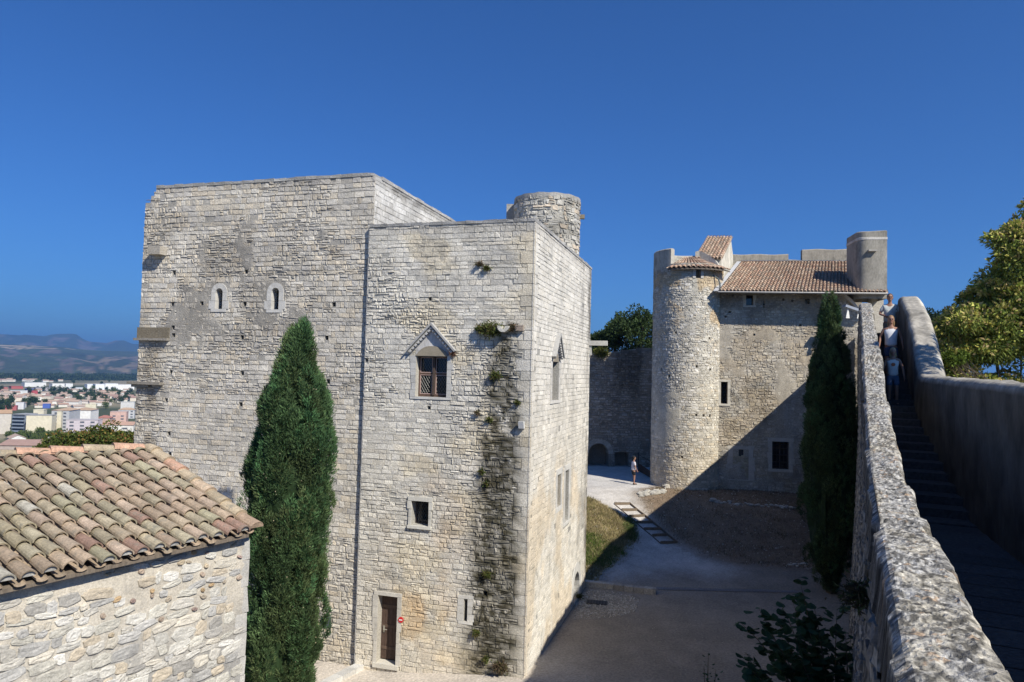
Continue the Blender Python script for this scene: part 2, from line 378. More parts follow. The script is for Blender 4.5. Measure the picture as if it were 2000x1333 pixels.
def axis(lo, hi, st, far, g):
    a = list(np.arange(lo, hi, st)); x, s = a[-1], st
    while x < far: s *= g; x += s; a.append(x)
    x, s, b = lo, st, []
    while x > -far: s *= g; x -= s; b.append(x)
    return np.array(b[::-1]+a)
gx = axis(-12, 22, .16, 16000, 1.11); gy = axis(14, 56, .18, 16000, 1.11)
GX, GY = np.meshgrid(gx, gy, indexing='ij'); GZ = gz(GX, GY)
wx = GX+.5*(fbm(GX*1.5, GY*1.5, 21)-.5); wy = GY+.5*(fbm(GX*1.5, GY*1.5, 22)-.5)
fine = fbm(GX*3, GY*3, 31); med = fbm(GX*.5, GY*.5, 33)
C = np.zeros(GX.shape+(3,)); C[:] = np.array([.24, .212, .175]); C *= (.62+.55*med+.25*fbm(GX*1.7, GY*.6, 34))[..., None]
front = ss(4, -1, GX)*ss(10, 16, GY)*(1-ss(22, 24, GY)); C = C*(1-front[..., None])+front[..., None]*np.array([.50, .45, .385])*(.85+.3*fine)[..., None]
def lay(mask, c, v=.35):
    global C
    m = mask[..., None]; C = np.where(m, np.array(c)*(1-v/2+v*fine)[..., None], C)
def soft(poly, r, x=None, y=None):
    a = 0
    for i in range(12): q = 2*math.pi*i/12; rr = r*(1 if i % 2 else .5); a = a+inpoly(wx+rr*math.cos(q), wy+rr*math.sin(q), poly)
    return a/12.
pm = (soft(pathp, .8)*(.75+.5*fine*med*2).clip(0, 1))[..., None]; halo = (soft(pathp, 3.2)*.45*(wy < 36))[..., None]
C = C*(1-halo)+halo*np.array([.34, .325, .30]); C = C*(1-pm)+pm*np.array([.48, .455, .42])*(.86+.28*fine)[..., None]
lay((wy > 43.2) & (wy < 56) & (wx < 13) & (wx > -5), (.48, .46, .43), .15)
br_ = (soft(bank_r, .7)*(.9+.2*fine).clip(0, 1))[..., None]; C = C*(1-br_)+br_*np.array([.19, .14, .095])*(.5+.5*fine+.5*med)[..., None]
lay(inpoly(wx, wy, bank_l), (.33, .265, .155), .7)
lay(inpoly(wx, wy, greenp), (.11, .14, .045), .6)
lay(inpoly(wx, wy, rubb), (.25, .23, .2), .9)
out = ss(1.0, 1.15, hr(GX, GY))[..., None]
C = C*(1-out)+out*np.array([.06, .075, .035])*(.7+.6*med)[..., None]
far_ = ss(1.9, 2.4, hr(GX, GY))[..., None]
fl = fbm(GX*.006, GY*.006, 41)[..., None]
C = C*(1-far_)+far_*np.where(fl > .56, np.array([.24, .21, .14]), np.where(fl > .45, np.array([.09, .10, .05]), np.array([.05, .065, .03])))
nx, ny = GX.shape; k = (np.arange(nx-1)[:, None]*ny+np.arange(ny-1)[None]).ravel()
g_o = mesh('ground', np.stack([GX, GY, GZ], -1), np.stack([k, k+ny, k+ny+1, k+1], 1), M['ground'], None, C.reshape(-1, 3), True); tag(g_o, kind='structure')

# far ridges (real distance and height)
def ridge(name, pts, D, depth, front, cf, seed, rough_=12, crown=None):
    xs = np.linspace(-700, 1500, 260); P = np.array(pts, float)
    ys = np.interp(xs, P[:, 0], P[:, 1]); rows = []
    tops = np.array([aty(x, y, 1.) for x, y in zip(xs, ys)]); dirs = tops-EYE; L = np.hypot(dirs[:, 0], dirs[:, 1]); dirs = dirs/L[:, None]
    ts = np.concatenate([np.linspace(-1, 0, 36), np.linspace(.08, 1, 8)])
    V = []
    for t in ts:
        d = D+(front if t < 0 else depth)*t
        zt = 8.5+dirs[:, 2]*D
        h = (1-(-t))**crown if t < 0 else 1-t**2
        z = -55+(zt+55)*h
        n_ = (fbm(xs*.02+t*3, t*6+xs*.004, seed, 5)-.5)*rough_*min(1, abs(t)*4+.02)
        V.append(np.stack([dirs[:, 0]*d, dirs[:, 1]*d, z+n_*(1 if t < 0 else 1)], -1))
    V = np.array(V); nt_, nxs = V.shape[:2]; k = (np.arange(nt_-1)[:, None]*nxs+np.arange(nxs-1)[None]).ravel()
    X, T = np.meshgrid(xs, ts)
    C = cf(X, T)
    return tag(mesh(name, V.reshape(-1, 3), np.stack([k, k+1, k+nxs+1, k+nxs], 1), M['hill'], None, C.reshape(-1, 3), True), kind='structure')
G1 = np.array([.035, .05, .025]); TAN = np.array([.30, .24, .16]); ROSE = np.array([.15, .125, .10])
def c_far(X, T):
    n = fbm(X*.05, T*7, 51)[..., None]; return np.where(n > .6, ROSE*.8, G1*(.8+.6*n))
def c_mid(X, T):
    n = fbm(X*.045, T*9, 61)[..., None]; m = fbm(X*.02, T*5, 62)[..., None]
    C = G1*(.6+1.0*m)
    C = np.where((n > .57) & (T < -.25)[..., None] & (T > -.95)[..., None], ROSE*.75, C)
    C = np.where((fbm(X*.07, T*14, 64)[..., None] > .62) & (X > 150)[..., None] & (T < -.3)[..., None], TAN*.6, C)
    for x0, x1, t0, t1 in ((-20, 50, -.09, -.03), (2, 58, -.2, -.14), (54, 112, -.22, -.13), (60, 90, -.07, -.03), (125, 148, -.12, -.08)):
        e = .02*(fbm(X*.1, T*3, 63)-.5)
        C = np.where(((X > x0) & (X < x1) & (T+e > t0) & (T+e < t1))[..., None], TAN, C)
    return C
ridge('hills', [(-700, 640), (-300, 648), (-60, 650), (0, 652.8), (40, 655.5), (47, 654), (88, 657), (100, 654), (112, 652.4), (148, 652.4), (155, 657.5), (162, 662), (170, 667), (189, 669), (211, 670.4), (223, 665.6), (243, 665.4), (256, 671.7), (265, 672.4), (400, 676), (700, 680), (1500, 700)], 11500, 2500, 4200, c_far, 71, 60, 1.5)
ridge('hills', [(-700, 662), (-200, 668), (0, 673), (60, 675), (120, 678), (160, 683), (210, 686), (265, 687), (500, 696), (900, 705), (1500, 720)], 6800, 1500, 3000, c_mid, 72, 45, .9)
# ------------------------------------------------------------------ the keep
CA = np.array([.59, 20.27])
A2 = Wall(CA, -73.75, -1); off = .13
A1 = Wall(CA-off*A2.n[:2], -73.75, -1); B = Wall(CA, 16.3, 1)
ZT = 12.93; ZT1 = 14.6; UJ = 5.34; UL = 14.15; LB = 9.6; ZB = -.9
keep = thing('keep', 'tall square limestone keep with two joined blocks and a round turret on top', 'castle keep', (CA[0], CA[1], -.1))
ANK = .72  # limestone
P_A2 = ((0.612, 0.58, 0.508), (0.634, 0.601, 0.529), (0.584, 0.555, 0.49), (0.647, 0.614, 0.535), (0.612, 0.57, 0.487), (0.565, 0.539, 0.481))
P_A1 = ((0.57, 0.53, 0.457), (0.596, 0.558, 0.484), (0.539, 0.503, 0.436), (0.614, 0.573, 0.495), (0.577, 0.521, 0.424), (0.526, 0.496, 0.442), (0.602, 0.533, 0.424))
P_B = ((0.69, 0.655, 0.584), (0.665, 0.634, 0.566), (0.709, 0.674, 0.599), (0.677, 0.637, 0.557))
MORT = (.40, .385, .345)
def band(u, c, w): return np.exp(-((u-c)/w)**2)
def stain_A2(U, Z):
    n = fbm(U*2.2, Z*1.1, 101, 5); n2 = fbm(U*9, Z*6, 102, 3)
    # drip stain under the spout, moss and black growth
    uc = np.interp(Z, [-.5, 2, 6, 10], [1.05, .95, .95, .75]); wd = np.interp(Z, [-.5, 4, 7, 10], [.72, .62, .52, .3])
    s = band(U, uc, wd)*ss(10.6, 8.3, Z)*ss(.28, .62, n*.6+n2*.5)
    s = np.clip(s*2.6-.1, 0, 1)*(.68+.32*ss(.44, .54, fbm(U*6, Z*11, 106, 4)))*.97; s = s[..., None]
    C = (1-s)+s*np.array([.08, .075, .045])
    g = (ss(.5, .66, fbm(U*.9, Z*.7, 103))*ss(8, 12.4, Z)*.45)[..., None]; C = C*((1-g)+g*np.array([.62, .62, .63]))
    t = (ss(12.55, 12.8, Z)*.5)[..., None]; C = C*((1-t)+t*np.array([.62, .62, .64]))
    o = (band(U, 3.0, 1.1)*ss(6.5, 3.5, Z)*ss(-1, 1.5, Z)*ss(.38, .62, fbm(U*.8, Z*.8, 104))*.8)[..., None]; C = C*((1-o)+o*np.array([.93, .74, .54]))
    b = (ss(3.5, -.3, Z)*.35)[..., None]; C = C*((1-b)+b*np.array([1.0, .92, .78]))
    y = (ss(.56, .68, fbm(U*.6+3, Z*.9, 105))*.6)[..., None]; C = C*((1-y)+y*np.array([1.0, .92, .76]))
    return C
def grey_mask(U, Z):
    n = fbm(U*.75, Z*.75, 111, 5)
    m = ss(8.2, 10.0, Z)*(1-ss(13.55, 13.8, Z))*ss(5.9, 7.0, U+.6*ss(12, 9, Z)*0)
    d = band(U, 12.6, 1.5)*ss(13.6, 12, Z)*0
    return np.clip(m*ss(.42, .58, n)+d, 0, 1)
def patch_A1(U, Z): return ss(.5, .62, fbm(U*1.1, Z*1.1, 112, 4))*(grey_mask(U, Z) > .4)+ss(.62, .68, fbm(U*.9+9, Z*.9, 113, 4))*ss(9.0, 8.0, Z)*ss(6.8, 8, Z)
def stain_A1(U, Z):
    g = grey_mask(U, Z)[..., None]; C = (1-g*.55)+g*.55*np.array([.55, .53, .51])
    e = (ss(12.6, 13.6, U)*ss(12, 8, Z)*ss(.35, .6, fbm(U*2, Z*1.4, 114, 4)))[..., None]; C = C*((1-e*.75)+e*.75*np.array([.42, .39, .35]))
    t = (ss(14.3, 14.5, Z)*.6)[..., None]; C = C*((1-t)+t*np.array([.6, .6, .62]))
    b = (ss(2.5, -.3, Z)*.35)[..., None]; C = C*((1-b)+b*np.array([1.0, .92, .78]))
    k = (ss(.58, .7, fbm(U*.5, Z*2.5, 115))*.5)[..., None]; C = C*((1-k)+k*np.array([.72, .72, .74]))
    return C
def stain_B(U, Z):
    n = fbm(U*1.3, Z*.35, 121, 5); g = (ss(.5, .66, n)*(.2+.5*ss(5, 9.3, U)))[..., None]; C = (1-g)+g*np.array([.45, .45, .46])
    e = (ss(8.6, 9.4, U)*ss(.3, .6, fbm(U*3, Z*1.2, 122, 4))*.85)[..., None]; C = C*((1-e)+e*np.array([.3, .3, .3]))
    o = (ss(6.5, 4.5, Z)*ss(.45, .6, fbm(U*.7, Z*.5, 123))*.6)[..., None]; C = C*((1-o)+o*np.array([1., .88, .72]))
    t = (ss(12.5, 12.85, Z)*.5)[..., None]; C = C*((1-t)+t*np.array([.62, .62, .64]))
    return C
CD = (.47, .46, .43)
# openings on A2
r_win = A2.rect(812, 873, 695, 776); r_bar = A2.rect(804, 838, 979, 1027); r_door = A2.rect(737, 775, 1164, 1299); r_slit = A2.rect(906, 913, 1170, 1214)
ped = [A2.uz(797, 684), A2.uz(843, 632), A2.uz(888, 684)]
ctr_u = (r_win[0]+r_win[1])/2; zsh = r_win[3]-.02
o_win = surround(A2, r_win, .16, 0, .07, keep, (.47, .46, .43), 3, d1=.018, nb=6)
o_bar = surround(A2, r_bar, .1, .13, .09, keep, (.55, .53, .47), 4, d1=.05, nb=3)
o_door = surround(A2, r_door, .13, .11, .0, keep, (.52, .49, .43), 5, d1=.03, nb=6)
o_slit = surround(A2, r_slit, .17, .1, .08, keep, (.54, .52, .47), 6, d1=.014, nb=3)
def ha(W, px, py, s=.1): u, z = W.uz(px, py); return (u-s/2, u+s/2, z-s/2, z+s/2, .35)
putA2 = [ha(A2, 840, 584, .1), ha(A2, 838, 797, .11), ha(A2, 948, 1160, .12), ha(A2, 716, 704, .1)]
corb = A2.uz(988, 640)
lampn = A2.rect(1014, 1027, 818, 842)
# quoins up the shared corner
qA, qB = [], []; z = ZB; kq = 0; rnq = random.Random(8)
while z < ZT-.1:
    h = rnq.uniform(.26, .4); h = min(h, ZT-z)
    la, lb = ((.42, .26), (.25, .45))[kq % 2]; la += rnq.uniform(-.05, .1); qA.append((-.025, la, z, z+h)); qB.append((-.025, lb, z, z+h)); z += h; kq += 1
pedskip = []
tz0, tz1 = zsh, ped[1][1]
for i in range(10):
    f0 = i/10; hw = abs(ped[0][0]-ped[2][0])/2*(1-(i+.5)/10); zz = tz0+(tz1-tz0)*i/10; pedskip.append((ctr_u-hw, ctr_u+hw, zz, zz+(tz1-tz0)/10))
spout_skip = (corb[0]-.5, corb[0]+.6, corb[1]-.12, corb[1]+.12)
hA2 = [r_win+(.55,), r_bar+(.5,), r_door+(.55,), r_slit+(.5,), lampn+(.3,)]+putA2
rA2 = lambda u, z: .55*float(band(u, .9, .8))*(z < 9.5)+.6*(float(fbm(u*.6, z*.8, 131)) > .52)*(z > 7)*(z < 12)+.35*(float(fbm(u*.5, z*.5, 132)) > .5)
m_A2 = masonry(A2, -.025, UJ, ZB, ZT, .142, .27, 11, hA2, [o_win, o_bar, o_door, o_slit]+pedskip+[q for q in qA], gap=.008, relief=.0125, jit=.009, pal=P_A2, mort=MORT, rough=rA2, stain=stain_A2, quoins=qA, miss=.004)
rB_win = B.rect(1078, 1091, 706, 782); rB_n1 = B.rect(1088, 1095, 927, 989); rB_n2 = B.rect(1103, 1110, 919, 1018); rB_arch = B.rect(1119, 1131, 1122, 1172)
oB = [surround(B, rB_win, .22, 0, .1, keep, (.56, .54, .5), 7, d1=.02, nb=5), surround(B, rB_n1, .2, .2, .15, keep, (.56, .55, .52), 8, d1=.02, nb=3), surround(B, rB_n2, .2, .2, .1, keep, (.56, .55, .52), 9, d1=.02, nb=4)]
hB = [rB_win+(.5,), rB_n1+(.4,), rB_n2+(.4,), rB_arch+(.8,)]+[ha(B, *p, .1) for p in ((1055, 645), (1082, 600), (1120, 740), (1052, 935), (1126, 760), (1072, 820))]
cB = (rB_win[0]+rB_win[1])/2; apB = B.uz(1085, 655)[1]
pedB = [(cB-.62*(1-(i+.5)/8), cB+.62*(1-(i+.5)/8), rB_win[3]+(apB-rB_win[3])*i/8, rB_win[3]+(apB-rB_win[3])*(i+1)/8) for i in range(8)]
uaB = (rB_arch[0]+rB_arch[1])/2; haB = (rB_arch[1]-rB_arch[0])/2
m_B = masonry(B, -.025, LB, ZB-.6, ZT, .15, .3, 12, hB, oB+pedB+qB+[(rB_arch[0]-.18, rB_arch[1]+.18, rB_arch[2], rB_arch[3]+.25)], gap=.006, relief=.007, jit=.007, pal=P_B, mort=(.36, .35, .32), rough=lambda u, z: .25*(float(fbm(u*.6, z*.8, 133)) > .5), stain=stain_B, quoins=qB, miss=.004)
# block 1
aw = [A1.rect(421, 436, 563, 604), A1.rect(530, 546, 562, 605)]
put1 = [ha(A1, *p, .13) for p in ((340, 533), (481, 531), (337, 594), (478, 594), (652, 595), (340, 655), (473, 659), (339, 640), (334, 727), (473, 729), (325, 782), (470, 790), (330, 847), (332, 888), (470, 928), (638, 660), (641, 745), (640, 800), (643, 827), (395, 593), (600, 700))]
topA1 = lambda u: ZT1 if u < 13.72 else (14.45 if u < 13.8 else (14.25 if u < 13.95 else 14.06))
rA1 = lambda u, z: .25+.6*(float(grey_mask(u, z)) > .3)+.35*(float(fbm(u*.5, z*.5, 141)) > .52)*(z > 7.5)+.6*(u > 12.9)*(z < 9)+.6*(z < 3.2)
awo = [(r[0]-.17, r[1]+.17, r[2]-.06, r[3]+.17) for r in aw]
m_A1 = masonry(A1, UJ-.06, UL, ZB, ZT1, .155, .25, 13, [(r[0], r[1], r[2], r[3], .45) for r in aw]+put1, awo, gap=.008, relief=.012, jit=.009, pal=P_A1, mort=(.37, .35, .31), rough=rA1, patch=patch_A1, top=topA1, stain=stain_A1, miss=.006)
CR1 = Wall(A2.P(UJ-.03, 0, 0)[:2]-A2.n[:2]*off, 16.3, 1)
m_C = masonry(CR1, 0, 11, ZT-1, ZT1, .16, .36, 14, gap=.012, relief=.009, pal=((.62, .605, .57), (.58, .56, .52), (.65, .635, .6)), mort=(.36, .35, .32), stain=lambda U, Z: 1-(ss(14.2, 14.5, Z)*.35)[..., None]-(.25*ss(.5, .65, fbm(U, Z*.6, 151)))[..., None])
# thin return of block 2 that stands proud of block 1
RJ = Wall(A2.P(UJ, 0, 0)[:2], 16.3, -1)
V, F, C = join(m_A2, m_B, m_A1, m_C)
mesh('wall', V, F, M['keep'], keep, C)
mb = MB(); cc = (.4, .39, .37)
mb.wbox(A2, UJ-.004, UJ+.02, ZB, ZT-.02, -off-.2, .005, cc)
# body behind the faces, tops of the walls
nB = -A2.n
def slab(W, u0, u1, z0, z1, d0, d1, c): mb.wbox(W, u0, u1, z0, z1, d0, d1, c)
slab(A1, UL-.05, UL-.005, ZB-2, 14.0, -9, -.03, (.4, .39, .36)); slab(A1, UJ, UL-.02, ZB, ZT1-1.2, -9, -8.6, cc)
slab(A2, 0, 5.3, ZB, ZT-1.0, -9.5, -9.2, cc)
mb.wbox(A1, UJ, UL-.1, 12.2, 12.3, -8.6, -.5, cc); mb.wbox(A2, .1, UJ, 11.6, 11.7, -9.4, -.5, cc)
mb.wbox(A1, 13.0, 14.1, ZB, 13.9, -1.5, -.5, (.3, .29, .27))
mb.build('wall_core', M['keep'], keep)
def copingrow(W, u0, u1, z, d0, d1, L, c, seed, name='coping', th=.12, top=None):
    rn = random.Random(seed); mb = MB(); u = u0
    while u < u1-.05:
        l = min(L*rn.uniform(.7, 1.4), u1-u); zz = z if top is None else top(u+l/2); q = tuple(np.array(c)*rn.uniform(.8, 1.15))
        e = [rn.uniform(-.015, .015) for _ in range(8)]
        P = [W.P(uu, z_, dd) for z_ in (zz-.02, zz+th) for uu, dd in ((u+.006, d0), (u+l-.006, d0), (u+l-.006, d1), (u+.006, d1))]
        P = [p+np.array([0, 0, ee if i > 3 else 0])+W.n*(ee if i in (0, 1, 4, 5) else 0)*.6 for i, (p, ee) in enumerate(zip(P, e))]
        mb.hexa(P, q); u += l
    return mb.build(name, M['keep'], keep)
copingrow(A2, -.02, UJ, ZT, .03, -.5, .32, (.30, .295, .285), 1, th=.07)
copingrow(B, .5, LB, ZT, .03, -.5, .4, (.40, .39, .37), 2, th=.07)
copingrow(A1, UJ-.02, 13.7, ZT1, .03, -.5, .34, (.32, .315, .3), 3, th=.08)
copingrow(CR1, .5, 11, ZT1, .03, -.5, .4, (.42, .41, .39), 4, th=.08)
# arched small windows of block 1
for r in aw:
    uc = (r[0]+r[1])/2; hw = (r[1]-r[0])/2; zs_ = r[3]-hw; mb = MB(); n = 10; q = np.array((.50, .485, .45))
    def ring(k, rr, zo=0): a = math.pi*k/n; return (uc+rr*math.cos(a), zs_+rr*math.sin(a))
    for k in range(n):
        a, b, c_, d_ = ring(k, hw*.93), ring(k+1, hw*.93), ring(k+1, hw+.16), ring(k, hw+.16)
        P = [A1.P(p[0], p[1], d) for d in (-.3, .028) for p in (a, d_, c_, b)]; mb.hexa(P, q*random.Random(k).uniform(.9, 1.1))
    for s in (-1, 1):
        for j in range(2):
            za, zb = r[2]+(zs_-r[2])*j/2, r[2]+(zs_-r[2])*(j+1)/2; L = (.24, .16)[j]; u_ = sorted((uc+s*hw*.93, uc+s*(hw+L))); mb.wbox(A1, u_[0], u_[1], za+.004, zb-.004, -.3, .03, q*(1.02+.06*j))
    mb.wbox(A1, uc-hw-.15, uc+hw+.15, r[2]-.1, r[2], -.3, .035, q*1.05)
    wdo = mb.build('window', M['dressed'], keep)
    g = MB(); g.wbox(A1, r[0], r[1], r[2], r[3], -.3, -.28, (.1, .1, .1)); g.build('pane', M['glass'], wdo)
    g = MB(); lattice(A1, r[0], r[1], r[2], zs_+.1, -.26, g, .085, .005, (.25, .25, .24)); g.build('lattice', M['metal'], wdo)
# big mullioned window
mb = MB(); br = (.10, .062, .045); u0, u1, z0, z1 = r_win; dF = -.22
um = (u0+u1)/2; fr = .05
for a, b, c_, d_ in ((u0, u0+fr, z0, z1), (u1-fr, u1, z0, z1), (u0+fr, u1-fr, z0, z0+fr+.03), (u0+fr, u1-fr, z1-fr, z1), (um-.055, um+.055, z0+fr+.03, z1-fr)): mb.wbox(A2, a, b, c_, d_, dF-.06, dF, br)
mb.wbox(A2, um-.04, um+.03, z0+.05, z1-.05, dF, dF+.05, (.075, .055, .045))
zm = z0+(z1-z0)*.56; mb.wbox(A2, u0+fr, um-.055, zm-.03, zm+.03, dF-.05, dF-.004, br); mb.wbox(A2, um+.055, u1-fr, zm-.03, zm+.03, dF-.05, dF-.004, br)
win = mb.build('window', M['wood'], keep)
lt = MB(); fm = MB()
for a, b in ((u0+fr, um-.055), (um+.055, u1-fr)):
    for c_, d_ in ((z0+fr+.03, zm-.03), (zm+.03, z1-fr)):
        for p in ((a, a+.018, c_, d_), (b-.018, b, c_, d_), (a+.018, b-.018, c_, c_+.018), (a+.018, b-.018, d_-.018, d_)): fm.wbox(A2, *p, dF-.03, dF-.006, (.46, .33, .29))
        lattice(A2, a+.02, b-.02, c_+.02, d_-.02, dF-.03, lt, .085, .0035, (.2, .2, .19))
fm.build('casement', M['paint'], win); lt.build('lattice', M['metal'], win)
g = MB(); g.wbox(A2, u0, u1, z0, z1, dF-.09, dF-.07, (.1, .1, .1)); g.build('pane', M['glass'], win)
# pediment over it
def pediment(W, uc, hw, z0, z1, lw, parent, dent=True):
    mb = MB(); n = 12
    polybox(W, [(uc-hw, z0), (uc+hw, z0), (uc, z1)], -.1, .0, mb, (.5, .49, .48)); mb.wbox(W, uc-lw, uc+lw, z0-.18, z0-.002, -.12, -.002, (.45, .44, .43))
    pd = mb.build('pediment', M['plaster'], parent); mb = MB(); L = math.hypot(hw, z1-z0); t = .1
    for s in (-1, 1):
        ov = .1; du, dz = hw/L, (z1-z0)/L
        ov = .05; p0 = (uc+s*(hw+ov*du), z0-ov*dz); p1 = (uc, z1)
        nrm = (s*dz, du); th = .055
        def q(p, o): return (p[0]+nrm[0]*o, p[1]+nrm[1]*o)
        a = [q(p0, 0), q(p1, 0), (uc, z1+th*L/hw), q(p0, th)]
        polybox(W, a, -.02, .17, mb, (.36, .355, .34))
        polybox(W, [q(p0, -.045), (uc, z1-.045*L/hw), (uc, z1), q(p0, 0)], -.02, .09, mb, (.34, .335, .32))
        if dent:
            m = 9
            for i in range(m):
                f = (i+.6)/m; c = (p0[0]+(p1[0]-p0[0])*f, p0[1]+(p1[1]-p0[1])*f); w_ = .035
                polybox(W, [(c[0]+du*-s*w_+nrm[0]*-.1, c[1]+dz*w_-nrm[1]*.1), (c[0]-du*-s*w_-nrm[0]*.1, c[1]-dz*w_-nrm[1]*.1), (c[0]-du*-s*w_-nrm[0]*.045, c[1]-dz*w_-nrm[1]*.045), (c[0]+du*-s*w_-nrm[0]*.045, c[1]+dz*w_-nrm[1]*.045)], 0, .13, mb, (.5, .49, .47))
    mb.build('raking_cornice', M['dressed'], pd)
    mb = MB(); k = 12; top_ = []
    for i in range(k+1):
        f = i/k*2-1; top_.append((uc+f*lw, z0-.17+.30*(1-abs(f)**2.6)))
    polybox(W, top_[::-1], -.12, .035, mb, (.27, .235, .18)); mb.build('lintel_stone', M['dressed'], pd)
pediment(A2, ctr_u, abs(ped[0][0]-ped[2][0])/2-.03, ped[0][1], ped[1][1]-.06, (r_win[1]-r_win[0])/2+.02, keep)
pediment(B, cB, .6, rB_win[3]+.15, apB, .33, keep, True)
# other panes, bars
def panewin(W, r, d, parent, bars=0, name='window', c=(.08, .06, .05)):
    mb = MB(); u0, u1, z0, z1 = r; f = .04
    for a, b, c_, d_ in ((u0, u0+f, z0, z1), (u1-f, u1, z0, z1), (u0+f, u1-f, z0, z0+f), (u0+f, u1-f, z1-f, z1)): mb.wbox(W, a, b, c_, d_, d-.05, d, c)
    o = mb.build(name, M['wood'], parent); g = MB(); g.wbox(W, u0, u1, z0, z1, d-.08, d-.06, (.1, .1, .1)); g.build('pane', M['glass'], o)
    if bars:
        g = MB()
        for i in range(bars): u = u0+(u1-u0)*(i+1)/(bars+1); g.tube([W.P(u, z0, d+.1), W.P(u, z1, d+.1)], .009, 6, (.05, .05, .05))
        g.tube([W.P(u0, (z0+z1)*.5, d+.1), W.P(u1, (z0+z1)*.5, d+.1)], .007, 6, (.05, .05, .05)); g.build('iron_bars', M['metal'], o)
    return o
o = panewin(A2, r_bar, -.3, keep, 3); g = MB(); lattice(A2, r_bar[0]+.04, r_bar[1]-.04, r_bar[2]+.04, r_bar[3]-.04, -.33, g, .08, .005, (.2, .2, .2)); g.build('lattice', M['metal'], o)
panewin(A2, r_slit, -.35, keep); panewin(B, rB_win, -.25, keep, 0, c=(.3, .2, .17)); panewin(B, rB_n1, -.3, keep); panewin(B, rB_n2, -.3, keep)
# door
u0, u1, z0, z1 = r_door; mb = MB(); npl = 5
for i in range(npl):
    a, b = u0+(u1-u0)*i/npl, u0+(u1-u0)*(i+1)/npl; q = random.Random(i+4).uniform(.85, 1.15); mb.wbox(A2, a+.003, b-.003, z0+.06, z1-.03, -.3, -.26, (.085*q, .055*q, .042*q))
for zz in (.35, 1.0, 1.6): mb.wbox(A2, u0+.02, u1-.02, z0+zz, z0+zz+.09, -.26, -.245, (.11, .075, .057))
door = mb.build('door', M['wood'], keep)
g = MB(); g.tube([A2.P(u1-.1, z0+.95, -.245), A2.P(u1-.1, z0+.95, -.2), A2.P(u1-.22, z0+.95, -.2)], .012, 6, (.5, .48, .42)); g.wbox(A2, u1-.13, u1-.07, z0+.85, z0+1.05, -.245, -.238, (.4, .38, .33)); g.build('handle', M['metal'], door)
mb = MB(); mb.wbox(A2, u0-.1, u1+.1, z0-.1, z0+.03, -.3, .07, (.55, .52, .45)); mb.build('doorstep', M['dressed'], keep)
# arch on side B
mb = MB(); n = 10; q = np.array((.58, .57, .54)); zs_ = rB_arch[3]-haB
for k in range(n):
    def rg(kk, rr): a = math.pi*kk/n; return (uaB+rr*math.cos(a), zs_+rr*math.sin(a)*1.15)
    a, b, c_, d_ = rg(k, haB*.97), rg(k+1, haB*.97), rg(k+1, haB+.3), rg(k, haB+.3)
    mb.hexa([B.P(p[0], p[1], d) for d in (-.4, .02) for p in (a, d_, c_, b)], q*random.Random(k+30).uniform(.85, 1.08))
for s in (-1, 1):
    for j in range(3):
        za, zb = rB_arch[2]+(zs_-rB_arch[2])*j/3, rB_arch[2]+(zs_-rB_arch[2])*(j+1)/3; u_ = sorted((uaB+s*haB*.97, uaB+s*(haB+.26))); mb.wbox(B, u_[0], u_[1], za+.004, zb-.004, -.4, .02, q*.98)
mb.wbox(B, uaB-haB, uaB+haB, rB_arch[2], zs_-.1, -.34, -.2, (.4, .38, .35))
mb.build('archway', M['dressed'], keep)
# ledges and corbels on the left corner
mb = MB(); br = (.17, .145, .105)
ul, zl = A1.uz(265, 652); ur, _ = A1.uz(332, 652); za = A1.uz(300, 664)[1]; zb = A1.uz(300, 640)[1]
mb.wbox(A1, ur, UL+.05, za+.05, zb, -.6, .05, br); mb.wbox(A1, ur-.01, UL+.09, za-.03, za+.05, -.6, .16, (.24, .22, .19))
mb.build('string_course', M['keep'], keep)
mb = MB(); z_ = A1.uz(290, 750)[1]; ua = A1.uz(320, 750)[0]; mb.wbox(A1, ua, UL+.22, z_-.02, z_+.07, -.6, .22, (.22, .2, .17)); mb.wbox(A1, ua+.55, UL+.12, z_-.12, z_-.02, -.6, .12, (.26, .24, .2))
mb.build('string_course', M['keep'], keep)
mb = MB(); a, b, c_, d_ = A1.rect(289, 313, 482, 497, .3); mb.wbox(A1, a, b, c_, d_+.03, -.1, .32, (.36, .33, .28));  mb.build('corbel', M['keep'], keep)
# stone spout (ring shaped) with rubble beside it
mb = MB(); u_, z_ = corb
for k in range(9):
    a0, a1 = math.pi*(1.0+1.15*k/9)-.2, math.pi*(1.0+1.15*(k+1)/9)-.2
    P = [A2.P(u_+r_*math.cos(a), z_+r_*math.sin(a)*.9, d) for d in (-.1, .3) for r_, a in ((.07, a0), (.17, a0), (.17, a1), (.07, a1))]; mb.hexa(P, (.55, .53, .47))
mb.wbox(A2, u_-.55, u_-.3, z_-.1, z_+.06, -.05, .12, (.28, .23, .19)); mb.wbox(A2, u_+.2, u_+.6, z_-.14, z_+.02, -.05, .14, (.25, .22, .17)); mb.build('stone_spout', M['keep'], keep)
mb = MB(); a, z_ = B.uz(1153, 671); mb.wbox(B, LB-.3, LB+.02, z_-.12, z_+.08, -.3, .0, (.4, .39, .36)); mb.wbox(B, LB-.25, LB-.03, z_-.1, z_+.1, 0, .75, (.45, .44, .41)); mb.wbox(B, LB-.2, LB-.08, z_-.5, z_-.1, 0.01, .1, (.4, .4, .38)); mb.build('water_spout', M['dressed'], keep)
